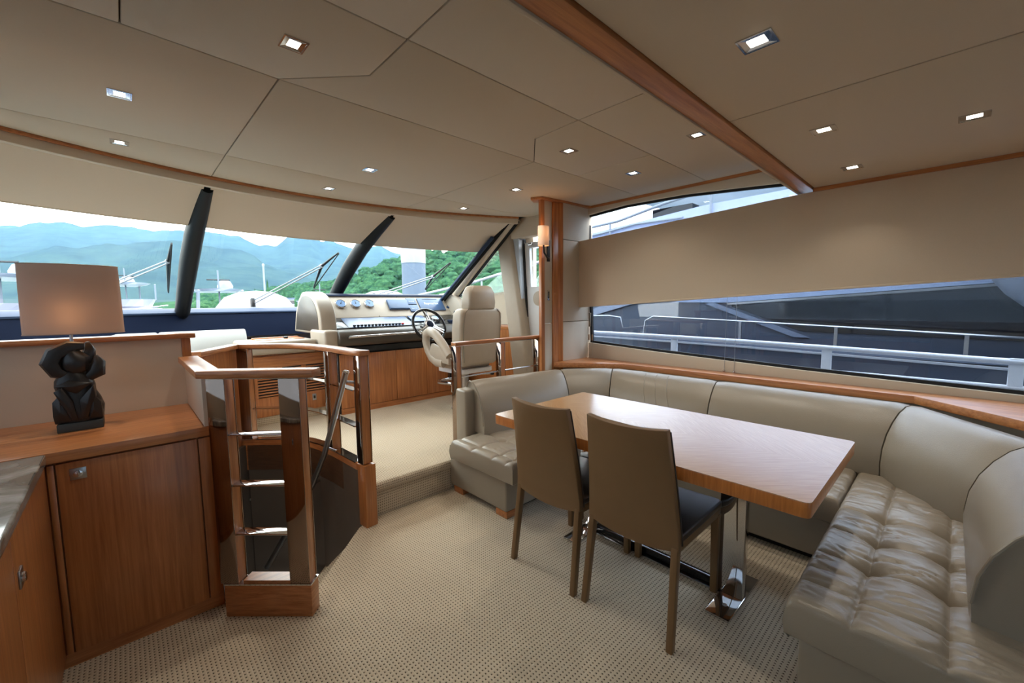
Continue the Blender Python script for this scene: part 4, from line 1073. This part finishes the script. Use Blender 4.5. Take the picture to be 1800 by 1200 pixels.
# helm seat
hs = thing('helm_chair', 'tall beige leather helm chair with headrest and padded loop arms', 'chair', (2.80, 3.75, .225))
def rb(secs, nm, mat='helm_leather', **k): return MB().loft(secs).build(nm, mat, hs, bevel=.028, seg=4, angle=50, **k)
def hsec(z, xc, w_, y0, y1): return [(xc - w_, y0 + .012, z), (xc - w_ * .86, y0, z), (xc + w_ * .86, y0, z), (xc + w_, y0 + .012, z), (xc + w_, y1 - .02, z), (xc + w_ * .8, y1, z), (xc - w_ * .8, y1, z), (xc - w_, y1 - .02, z)]
XS = 2.80
rb([hsec(.745, XS, .225, 3.50, 3.66), hsec(.80, XS, .258, 3.49, 3.67), hsec(.95, XS, .275, 3.475, 3.66), hsec(1.15, XS, .285, 3.45, 3.64), hsec(1.30, XS, .28, 3.435, 3.62), hsec(1.355, XS, .25, 3.44, 3.60)], 'backrest')
rb([hsec(1.345, XS, .178, 3.435, 3.60), hsec(1.42, XS, .182, 3.425, 3.60), hsec(1.52, XS, .170, 3.425, 3.59), hsec(1.58, XS, .140, 3.44, 3.575), hsec(1.597, XS, .10, 3.46, 3.55)], 'headrest')
for s_ in (-1, 1):
    MB().tube([(XS + s_ * .225, 3.487, .79), (XS + s_ * .248, 3.462, 1.0), (XS + s_ * .252, 3.438, 1.2), (XS + s_ * .235, 3.432, 1.31), (XS + s_ * .19, 3.436, 1.352)], .004, 6).build('seam_piping', 'stitching', hs, smooth=True)
MB().prism(rrect(XS - .25, XS + .25, 3.58, 4.06, .09, 5), .70, .82).build('seat_cushion', 'helm_leather', hs, bevel=.035, seg=4, angle=60)
MB().prism(rrect(XS - .23, XS + .23, 3.54, 4.0, .06, 5), .655, .705).build('seat_pan', 'door_white', hs, bevel=.008)
for s_ in (-1, 1):
    xa = XS + s_ * .325
    lp_ = [(xa, 3.60, .86), (xa, 3.72, .975), (xa, 3.86, 1.075), (xa, 3.97, 1.11), (xa, 4.045, 1.07), (xa, 4.06, .99), (xa, 4.03, .90), (xa, 3.96, .82), (xa, 3.85, .775), (xa, 3.72, .775)]
    MB().tube(lp_, [.040, .045, .048, .05, .045, .038, .032, .03, .032, .03], 12, [.05] * 10).build('arm_loop', 'helm_leather', hs, smooth=True)
    MB().prism_ax([(3.60, .77), (3.90, .79), (3.98, .86), (3.92, .98), (3.74, .94), (3.60, .83)], xa - .02 + .0, xa + .02, 'x').build('arm_infill', 'helm_leather', hs, bevel=.01)
MB().lathe([(.16, .225), (.16, .24), (.06, .26), (.055, .45), (.045, .46), (.045, .66)], (XS, 3.78, 0), 24).build('pedestal', 'brushed_steel', hs, smooth=True)
MB().tube([(XS - .10, 3.86, .70), (XS - .10, 3.9, .40)], .011, 8).build('footrest_stem', 'chrome', hs, smooth=True)
MB().tube([(XS - .10, 3.90, .50), (XS - .17, 4.06, .50), (XS - .13, 4.13, .505), (XS, 4.15, .505), (XS + .13, 4.13, .505), (XS + .17, 4.06, .50), (XS + .10, 3.90, .50)], .019, 10).build('footrest', 'chrome', hs, smooth=True)
MB().tube([(XS - .06, 3.56, .64), (XS + .12, 3.46, .64)], .007, 8).build('adjust_lever', 'chrome', hs, smooth=True)
MB().lathe([(.012, -.02), (.016, 0), (.012, .02)], (XS + .13, 3.455, .64), 12, (1, -.5, 0)).build('lever_knob', 'black_plastic', hs, smooth=True)
# ================================================================== OUTSIDE
SEA = -2.2
def terrain(name, mat, ridge, d_front, depth, label, cat, rough=.02, nx=150, ny=36, seed=0):
    """ridge: list of (bearing deg from ahead, height m) at distance d_front+depth*.6; land climbs from the shore to the ridge and falls behind"""
    vs = []; fs = []
    bs = [r[0] for r in ridge]; b0, b1 = bs[0], bs[-1]
    for j in range(ny + 1):
        q = j / ny
        for i in range(nx + 1):
            b = b0 + (b1 - b0) * i / nx
            for k in range(len(ridge) - 1):
                if ridge[k][0] <= b <= ridge[k + 1][0]:
                    t = (b - ridge[k][0]) / (ridge[k + 1][0] - ridge[k][0]); t = t * t * (3 - 2 * t) * .5 + t * .5
                    h = ridge[k][1] * (1 - t) + ridge[k + 1][1] * t; break
            d = d_front + depth * q; a = math.radians(b)
            prof = math.sin(min(1, q / .62) * PI / 2) ** 1.25 if q < .62 else math.cos((q - .62) / .38 * PI / 2) ** .8
            x, y = d * math.sin(a), d * math.cos(a)
            s = 8.0 / depth
            nz = mnoise.fractal(Vector((x * s + seed, y * s, seed)), 1.0, 2.0, 5)
            vs.append((x, y, SEA - 1 + (h - SEA) * prof * (1 + rough * 6 * nz * (1 - abs(q - .62)) * (0.25 if abs(q - .62) < .05 else 1)) + h * rough * nz))
    W = nx + 1
    fs = [(j * W + i, j * W + i + 1, (j + 1) * W + i + 1, (j + 1) * W + i) for j in range(ny) for i in range(nx)]
    m = MB(); m.v = vs; m.f = fs
    return tag(m.build(name, mat, smooth=True), label, cat)
def forest(name, dark, light, scale):
    m, t, b = newmat(name)
    tcn = t.nodes.new('ShaderNodeTexCoord')
    n = t.nodes.new('ShaderNodeTexNoise'); n.inputs['Scale'].default_value = scale; n.inputs['Detail'].default_value = 8; n.inputs['Roughness'].default_value = .7
    t.links.new(tcn.outputs['Object'], n.inputs['Vector'])
    r = t.nodes.new('ShaderNodeValToRGB')
    r.color_ramp.elements[0].position = .38; r.color_ramp.elements[0].color = (*dark, 1)
    r.color_ramp.elements[1].position = .66; r.color_ramp.elements[1].color = (*light, 1)
    t.links.new(n.outputs[0], r.inputs[0]); t.links.new(r.outputs[0], b.inputs['Base Color'])
    b.inputs['Roughness'].default_value = 1; b.inputs['Specular IOR Level'].default_value = 0
forest('mountain_forest', (.018, .030, .030), (.032, .052, .044), .02)
forest('hill_forest', (.010, .034, .020), (.034, .080, .036), .12)
forest('tree_leaves', (.011, .038, .020), (.042, .095, .042), .5)
# ridge heights at their distance
far = [(-18, 280), (-11, 300), (-7.2, 294), (-4.9, 318), (-3.5, 311), (-2.2, 294), (0, 311), (5.3, 320), (8.3, 331), (10.4, 330), (12.6, 296), (14.0, 291), (15.7, 330), (17.7, 338), (19.0, 302), (19.7, 321), (22.6, 308), (25.9, 312), (27.7, 259), (32.5, 186), (40, 120), (60, 90)]
terrain('far_mountain', 'mountain_forest', far, 900, 2600, 'hazy blue-green mountain range across the bay', 'mountain', .025, 260, 40, 3)
mid = [(-20, 70), (-7.4, 100), (-4, 128), (0, 145), (3.8, 157), (9.2, 139), (14.8, 105), (21, 66), (30, 30)]
terrain('lower_mountain_spur', 'mountain_forest', mid, 700, 1100, 'nearer wooded spur in front of the mountain range', 'mountain', .03, 160, 30, 9)
near = [(2, 5), (8.9, 8), (12.8, 9), (16.5, 13), (19.7, 15), (22.4, 21), (25.2, 29), (28.1, 36), (32.5, 39), (35.6, 41), (38.6, 44), (43.3, 48), (60, 48)]
hill = terrain('wooded_hill', 'hill_forest', near, 170, 300, 'green wooded hill beyond the marina', 'hill', .03, 160, 30, 5)

# trees on the hill: leafy crowns, too many to count
def crown(m, c, r, rng):
    n = 9
    ph = rng.random() * 6
    secs = []
    for k in range(1, 6):
        th = PI * k / 6
        secs.append([(c[0] + r * (1 + .25 * rng.uniform(-1, 1)) * math.sin(th) * math.cos(ph + 2 * PI * i / n), c[1] + r * (1 + .25 * rng.uniform(-1, 1)) * math.sin(th) * math.sin(ph + 2 * PI * i / n), c[2] - r * .9 * math.cos(th)) for i in range(n)])
    m.loft(secs)
rng = random.Random(4); m = MB()
hv = [v.co.copy() for v in hill.data.vertices]
for k in range(2600):
    v = rng.choice(hv)
    d = math.hypot(v.x, v.y); bq = math.degrees(math.atan2(v.x, v.y))
    if d > 400 or bq < 6 or bq > 47 or v.z < SEA + .5: continue
    r = rng.uniform(2.2, 4.6)
    crown(m, (v.x + rng.uniform(-4, 4), v.y + rng.uniform(-4, 4), v.z + r * .35), r, rng)
fo = m.build('hillside_trees', 'tree_leaves', smooth=False); tag(fo, 'dense green tree crowns covering the near hillside', 'trees'); fo['kind'] = 'stuff'

# water
plain('sea_water', (46, 82, 92), .15, bump=.6, bscale=1.2)
wt = MB(); wt.add([(-3000, -3000, SEA), (4000, -3000, SEA), (4000, 4500, SEA), (-3000, 4500, SEA)], [(0, 1, 2, 3)])
sea = tag(wt.build('sea_surface', 'sea_water'), 'calm sea water of the marina', 'water'); sea['kind'] = 'stuff'

# dark mooring pile with a white cap
def polar(b, d): return d * math.sin(math.radians(b)), d * math.cos(math.radians(b))
px_, py_ = 17.0 * math.sin(math.radians(30.05)), 17.0 * math.cos(math.radians(30.05))
pl2 = thing('mooring_pile', 'thick grey mooring pile with white top standing ahead of the helm', 'pile', (px_, py_, SEA))
MB().lathe([(.47, SEA - 1), (.46, 3.02)], (px_, py_, 0), 28).build('pile_shaft', 'pile_grey', pl2, smooth=True)
MB().lathe([(.475, 3.02), (.475, 3.6), (.3, 3.9), (.02, 4.0)], (px_, py_, 0), 28).build('pile_cap', 'gelcoat', pl2, smooth=True)

# yachts in the marina
def yacht(b, d, heading, Ln, label, fb=1.5, hard=True, mast=True, dome=True, dark=False):
    x, y = polar(b, d)
    t = thing('motor_yacht', label, 'boat', (x, y, SEA), 'motor yachts moored ahead')
    ca, sa = math.cos(math.radians(heading)), math.sin(math.radians(heading))
    def T(u, v, z): return (x + u * ca - v * sa, y + u * sa + v * ca, SEA + z)
    Wd = Ln * .14
    def hull(z0, z1, k, nm, mat, u0=-.5, u1=.5, sh=.25):
        secs = []
        for q in [i / 10 for i in range(11)]:
            u = (u0 + (u1 - u0) * q) * Ln; f = max(.02, (1 - max(0, (q - .45) / .55) ** 2.2)) * k * Wd
            zt = z1 + sh * q * q
            secs.append([T(u, -f * .82, z0), T(u, -f, zt), T(u, f, zt), T(u, f * .82, z0)])
        return MB().loft(secs).build(nm, mat, t, smooth=False)
    hull(0, fb, 1, 'hull', 'gelcoat', sh=.7)
    hull(fb + .0, fb + 1.25, .78, 'cabin', 'gelcoat', -.38, .22, .05)
    hull(fb + .45, fb + .95, .795, 'cabin_windows', 'boat_window', -.34, .20, .05)
    hull(fb + 1.25, fb + 1.42, .85, 'fly_deck', 'gelcoat', -.46, .16, .0)
    hull(fb + 1.42, fb + 1.95, .70, 'fly_coaming', 'gelcoat_grey' if dark else 'gelcoat', -.30, .10, .0)
    if hard:
        hull(fb + 3.05, fb + 3.2, .72, 'hard_top', 'gelcoat', -.36, .02, .0)
        for u in (-.30, -.04):
            for v in (-.62, .62):
                MB().tube([T(u * Ln, v * Wd, fb + 1.9), T((u + .02) * Ln, v * Wd * .95, fb + 3.1)], .06, 6).build('top_support', 'gelcoat', t)
    if mast:
        MB().tube([T(-.16 * Ln, 0, fb + 1.9), T(-.17 * Ln, 0, fb + 4.4)], .05, 6).build('mast', 'gelcoat_grey', t)
        MB().tube([T(-.17 * Ln, -.6, fb + 3.8), T(-.17 * Ln, .6, fb + 3.8)], .05, 6).build('radar_bar', 'boat_window', t)
    if dome:
        MB().lathe([(.42, 0), (.45, .25), (.3, .55), (.02, .65)], T(-.24 * Ln, .4, fb + (3.2 if hard else 2.0)), 14).build('radome', 'gelcoat', t, smooth=True)
    for s_ in (-1, 1):
        MB().tube([T(.08 * Ln, s_ * Wd * .97, fb + .9), T(.3 * Ln, s_ * Wd * .8, fb + 1.15), T(.49 * Ln, s_ * Wd * .1, fb + 1.45)], .025, 6).build('bow_rail', 'chrome', t)
        for u, k in ((.10, .96), (.22, .9), (.34, .7), (.44, .38)):
            MB().tube([T(u * Ln, s_ * Wd * k, fb + .2), T(u * Ln, s_ * Wd * k, fb + 1.05)], .02, 5).build('stanchion', 'chrome', t)
    return t
yacht(-9.0, 27, -100, 14, 'white motor yacht at far left with a grey radome on its hard top', fb=1.9)
yacht(1.2, 42, -78, 15, 'white motor yacht with hard top and mast just right of the lamp shade', fb=2.3)
yacht(8.4, 30, -95, 13, 'white flybridge yacht with tubular frame right of the first black post', hard=True)
yacht(18, 46, -120, 12, 'white yacht partly hidden by the helm console and second black post', hard=False)
def dome_cover(b, d, r, h, label):
    x, y = polar(b, d)
    t = thing('covered_boat', label, 'boat', (x, y, SEA))
    MB().lathe([(r * .95, SEA), (r, 1.0)], (x, y, 0), 26, sy=.7).build('hull', 'gelcoat', t, smooth=True)
    MB().lathe([(r, 1.0), (r * .95, 1.0 + h * .4), (r * .75, 1.0 + h * .75), (r * .4, 1.0 + h * .95), (.02, 1.0 + h)], (x, y, 0), 26, sy=.7).build('canvas', 'canvas_cover', t, smooth=True)
    return t
dome_cover(11.7, 17, 1.25, .95, 'boat under a pale rounded canvas cover left of the helm console')
dome_cover(26.2, 22, 1.6, 1.15, 'white-covered boat just left of the mooring pile')
x, y = polar(12.6, 20)
fp = thing('flag_pole', 'slender white pole standing against the mountain', 'pole', (x, y, SEA))
MB().tube([(x, y, SEA), (x, y, 3.05)], .035, 8).build('pole_shaft', 'gelcoat', fp, smooth=True)
MB().lathe([(.05, 3.05), (.05, 3.12), (.01, 3.16)], (x, y, 0), 8).build('pole_cap', 'gelcoat', fp)

# shore buildings
k = 0
for b, d, wd, ht, cm, lb in ((14.9, 158, 3.0, 3.6, 'gelcoat', 'white three-storey shore building left of the helm console'), (16.9, 155, 3.0, 2.6, 'canvas_blue', 'pale blue shore building beside the white block'),
                             (12.7, 150, 3.0, 1.0, 'gelcoat', 'low white shore shed near the waterline'), (19.0, 152, 3.0, 4.2, 'gelcoat', 'taller white shore house at the edge of the console')):
    x, y = polar(b, d); t = thing('shore_building', lb, 'building', (x, y, SEA), 'buildings on the shore')
    MB().box(x - wd / 2, x + wd / 2, y - 2, y + 4, SEA - 1, SEA + 2.5 + ht).build('walls', cm, t)
    MB().box(x - wd / 2 - .3, x + wd / 2 + .3, y - 2.3, y + 4.3, SEA + 2.5 + ht, SEA + 2.8 + ht).build('roof', 'canvas_blue' if k % 2 else 'pile_grey', t)
    for r_ in range(max(1, int(ht // 1.7))):
        for c_ in range(3):
            xx = x - wd * .34 + wd * .34 * c_
            MB().box(xx - .5, xx + .5, y - 2.05, y - 1.9, SEA + 2.0 + 1.9 * r_ + .5, SEA + 2.0 + 1.9 * r_ + 1.6).build('window', 'boat_window', t)
    k += 1
# three tall conifers by the shore
for b, d, h, lb in ((11.6, 146, 7.0, 'leftmost dark pointed conifer on the shore, by the white pole'), (12.9, 142, 9.5, 'tallest dark conifer on the shore, middle of three'), (14.6, 144, 7.5, 'dark conifer on the shore nearest the white buildings')):
    x, y = polar(b, d); t = thing('conifer', lb, 'tree', (x, y, SEA), 'shore conifers')
    rr = random.Random(int(h * 10)); secs = []
    for q in range(9):
        z = SEA + 2 + h * q / 8; r = (1.5 * (1 - q / 8) + .05) * (1 if q % 2 else .7)
        secs.append([(x + r * math.cos(2 * PI * i / 9) * rr.uniform(.7, 1.2), y + r * math.sin(2 * PI * i / 9) * rr.uniform(.7, 1.2), z) for i in range(9)])
    MB().loft(secs).build('foliage', 'tree_leaves', t)
    MB().tube([(x, y, SEA), (x, y, SEA + 2.6)], .2, 6).build('trunk', 'pile_grey', t)

# wipers on the windscreen
def wiper(a, b, bl0, bl1, label):
    t = thing('windscreen_wiper', label, 'wiper', a, 'windscreen wipers')
    a = Vector(a); b = Vector(b)
    for o in (Vector((0, 0, .012)), Vector((0, 0, -.016))):
        MB().tube([a + o * 1.5, b + o], .0075, 8).build('arm', 'wiper_white', t, smooth=True)
    MB().lathe([(.022, -.02), (.025, .0), (.02, .02)], b, 12, (0, 1, 0)).build('arm_joint', 'wiper_white', t, smooth=True)
    MB().tube([bl0, b.lerp(Vector(bl0), .5), b, b.lerp(Vector(bl1), .5), bl1], [.008, .013, .018, .013, .008], 8).build('blade_frame', 'black_plastic', t, smooth=True)
    off = Vector((0, -.012, -.01))
    MB().tube([Vector(bl0) + off, Vector(bl1) + off], .006, 6).build('blade_rubber', 'rubber', t)
    MB().lathe([(.03, -.06), (.03, .03), (.02, .05)], a, 12).build('pivot', 'black_plastic', t, smooth=True)
WPR = [((-.25, 5.70, 1.52), (.359, 5.20, 1.84), (.377, 4.94, 1.985), (.37, 5.64, 1.565), 'windscreen wiper right of the lamp shade, in front of the left pane'),
       ((1.186, 5.92, 1.455), (1.786, 5.235, 1.875), (1.903, 4.99, 2.02), (1.808, 5.62, 1.635), 'windscreen wiper in front of the middle pane'),
       ((2.60, 5.60, 1.52), (3.231, 5.065, 1.795), (3.328, 4.77, 1.975), (3.264, 5.335, 1.627), 'windscreen wiper in front of the pane above the steering wheel')]
for q in WPR: wiper(*q)

# own side deck rail, seen through the starboard window
orl = thing('side_deck_rail', 'bright polished rail along the side deck outside the window', 'railing', (4.35, 1, .3))
pr_ = [(4.35, 3.6, 1.035), (4.35, 2.08, 1.024), (4.35, 1.4, 1.015), (4.35, .72, .95 + .05), (4.35, -.33, .975), (4.35, -2.5, .95)]
MB().tube(pr_, .022, 12).build('top_tube', 'superstructure_white', orl, smooth=True)
MB().tube([(x, y, z - .052) for x, y, z in pr_], .010, 8).build('second_tube', 'superstructure_white', orl, smooth=True)
MB().tube([(4.35, 1.3, .80), (4.35, .72, .80), (4.35, -.33, .80), (4.35, -2.5, .79)], .018, 10).build('lower_tube', 'superstructure_white', orl, smooth=True)
for y in (2.07, .73, -.30, -1.5, 3.4):
    MB().box(4.335, 4.365, y - .035, y + .035, .3, 1.0).build('stanchion', 'superstructure_white', orl, bevel=.006)
dkk = MB().box(3.71, 4.45, -4, 5.2, -.6, .30).build('side_deck', 'gelcoat_grey'); tag(dkk, 'grey side deck running past the starboard window', 'deck')
# forward bulwark rail seen through the quarter window
brl = thing('bow_rail', 'white tubular bow rail outside the quarter window', 'railing', (4.3, 6, 1.2))
MB().tube([(4.45, 3.8, 2.05), (4.40, 4.6, 1.92), (4.25, 5.6, 1.74), (3.9, 6.8, 1.55), (3.2, 8.0, 1.45)], .022, 10).build('top_tube', 'wiper_white', brl, smooth=True)
for p in ((4.40, 4.6, 1.92), (4.30, 5.3, 1.80), (4.15, 6.0, 1.68), (3.9, 6.8, 1.55)):
    MB().tube([p, (p[0], p[1], 1.25)], .015, 8).build('stanchion', 'wiper_white', brl, smooth=True)
MB().loft([[(x - .12, y, 1.1), (x, y, 1.1), (x, y, z), (x - .12, y, z)] for x, y, z in ((4.45, 3.7, 1.52), (4.4, 4.6, 1.48), (4.25, 5.6, 1.44), (3.9, 6.8, 1.40))]).build('bulwark', 'gelcoat', brl, smooth=True)

# neighbouring yacht alongside
ny = thing('neighbour_yacht', 'large dark-windowed yacht moored close alongside, seen through the starboard window', 'boat', (7.2, 1, SEA))
XN = 6.6
MB().prism_ax([(-14, SEA), (9.5, SEA), (11.2, .95), (9, .85), (0, .72), (-14, .60)], XN, XN + 4.5, 'x').build('hull', 'hull_shaded', ny)
MB().prism_ax([(-14, .60), (0, .72), (9, .85), (9, .91), (0, .78), (-14, .66)], XN - .05, XN + .05, 'x').build('rubbing_strake', 'gelcoat_grey', ny)
XS2 = XN + .75
# superstructure side: pale wedge band, dark glass below and above
MB().prism_ax([(-12, .6), (2.3, .72), (8.5, .85), (5.2, 1.55), (2.6, 1.50), (-.3, 1.66), (-12, 2.2)], XS2 + .02, XS2 + 3.2, 'x').build('deckhouse', 'hull_shaded', ny)
MB().prism_ax([(-12, .78), (1.55, .95), (2.55, 1.33), (-.3, 1.53), (-12, 2.0)], XS2, XS2 + .03, 'x').build('side_window', 'boat_window', ny)
MB().prism_ax([(-12, 2.03), (-.3, 1.545), (2.6, 1.345), (2.6, 1.375), (-.3, 1.575), (-12, 2.08)], XS2 - .015, XS2 + .03, 'x').build('window_trim', 'brushed_steel', ny)
MB().loft([[(XS2 + .02, y, z0), (XS2 + .30, y, z1), (XS2 + 2.9, y, z1), (XS2 + 2.9, y, z0)] for y, z0, z1 in ((-12, 2.2, 2.9), (-.3, 1.66, 2.75), (2.6, 1.50, 2.6), (4.6, 1.54, 2.0))]).build('upper_side', 'superstructure_white', ny)
MB().loft([[(XS2 + .0, y, z0), (XS2 + .03, y, z1), (XS2 + .3, y, z1), (XS2 + .3, y, z0)] for y, z0, z1 in ((-12, 2.25, 2.5), (-.3, 1.68, 1.86), (2.6, 1.52, 1.74), (4.4, 1.56, 1.66))]).build('upper_window', 'boat_window', ny)
MB().prism_ax([(-12, 2.09), (-.3, 1.585), (2.6, 1.385), (3.6, 1.40), (2.6, 1.51), (-.3, 1.67), (-12, 2.2)], XS2 - .01, XS2 + .03, 'x').build('side_band', 'deckhouse_band', ny)
MB().prism_ax([(3.4, 1.62), (5.6, 1.05), (6.0, 1.05), (3.9, 1.70)], XS2 - .05, XS2 + .12, 'x').build('screen_pillar', 'gelcoat', ny)
MB().prism_ax([(1.45, .86), (2.85, 1.40), (2.95, 1.36), (1.65, .86)], XS2 - .02, XS2 + .03, 'x').build('window_bar', 'gelcoat_grey', ny)
for y in (2.3, 1.2, -.4):
    MB().prism_ax([(y, 1.40 + .0), (y + .012, 1.40), (y + .012, 1.62), (y, 1.62)], XS2 + .012, XS2 + .022, 'x').build('panel_joint', 'rubber', ny)
rl = [(XN + .15, 3.75, 1.08), (XN + .15, 3.6, 1.16), (XN + .15, 2.0, 1.10), (XN + .15, .8, 1.05), (XN + .15, -.6, .99), (XN + .15, -5, .85)]
MB().tube([(XN + .15, 3.78, .85)] + rl, .014, 8).build('side_rail', 'brushed_steel', ny, smooth=True)
MB().tube([(XN + .15, 6.5, 1.12), (XN + .15, 4.5, 1.16), (XN + .15, 4.25, 1.13), (XN + .15, 4.2, .95)], .014, 8).build('side_rail', 'brushed_steel', ny, smooth=True)
for y, z in ((2.2, 1.10), (1.05, 1.055), (-.1, 1.01), (-1.2, .97)):
    MB().box(XN + .135, XN + .165, y - .018, y + .018, .72, z).build('rail_stanchion', 'brushed_steel', ny)
# upper deck overhang and flybridge, lit from above
MB().prism_ax([(-12, 4.2), (3.4, 3.66), (5.6, 3.9), (5.6, 4.0), (3.4, 3.85), (-12, 4.45)], XS2 + 1.0, XS2 + 4.5, 'x').build('hard_top', 'superstructure_white', ny)
MB().prism_ax([(-12, 2.9), (3.2, 2.75), (6.5, 2.55), (6.5, 2.9), (3.2, 3.15), (-12, 3.35)], XS2 + .5, XS2 + .6, 'x').build('fly_coaming', 'canvas_blue', ny)
MB().tube([(XS2 + .45, 7.5, 3.0), (XS2 + .45, 5.0, 3.12), (XS2 + .45, 4.0, 3.30), (XS2 + .45, 3.0, 3.42), (XS2 + .45, -3, 3.75)], .028, 10).build('fly_rail', 'wiper_white', ny, smooth=True)
MB().tube([(XS2 + .45, 7.5, 2.8), (XS2 + .45, 5.4, 2.92), (XS2 + .45, 4.6, 3.0), (XS2 + .45, 3.6, 2.98)], .022, 10).build('fly_rail', 'wiper_white', ny, smooth=True)
for y, z0, z1 in ((6.2, 2.6, 3.05), (5.2, 2.6, 3.1), (3.1, 2.9, 3.40)):
    MB().tube([(XS2 + .45, y, z0), (XS2 + .45, y, z1)], .02, 8).build('fly_stanchion', 'wiper_white', ny, smooth=True)
MB().lathe([(.28, 0), (.28, .02), (.20, .03)], (XS2 + 1.6, 1.8, 3.70), 20, (0, 0, -1)).build('deck_light', 'brushed_steel', ny, smooth=True)
MB().box(XS2 + .6, XS2 + .9, 3.5, 4.3, 2.9, 3.25).build('helm_screen', 'boat_window', ny)
# white fender drum at the right edge
fd2 = tag(MB().lathe([(.9 * math.sin(PI * k / 16) + .002, -.9 * math.cos(PI * k / 16)) for k in range(17)], (6.45, -1.02, 2.02), 36, (0, 1, .1)).build('ball_fender', 'gelcoat', smooth=True), 'big white fender bulging in at the right edge of the window', 'fender')

# haze over the bay (real scattering volume, starting beyond the marina)
hm = bpy.data.materials.new('bay_haze'); hm.use_nodes = True
t = hm.node_tree; t.nodes.clear()
o = t.nodes.new('ShaderNodeOutputMaterial'); vs_ = t.nodes.new('ShaderNodeVolumeScatter')
vs_.inputs['Color'].default_value = (.28, .58, 1.0, 1); vs_.inputs['Density'].default_value = .00013; vs_.inputs['Anisotropy'].default_value = 0
t.links.new(vs_.outputs[0], o.inputs['Volume'])
MATS['bay_haze'] = hm
hz = MB().box(-1500, 3500, 120, 4200, SEA + .2, 620).build('sea_haze', 'bay_haze')
tag(hz, 'blue haze hanging over the bay in front of the mountains', 'haze'); hz['kind'] = 'stuff'
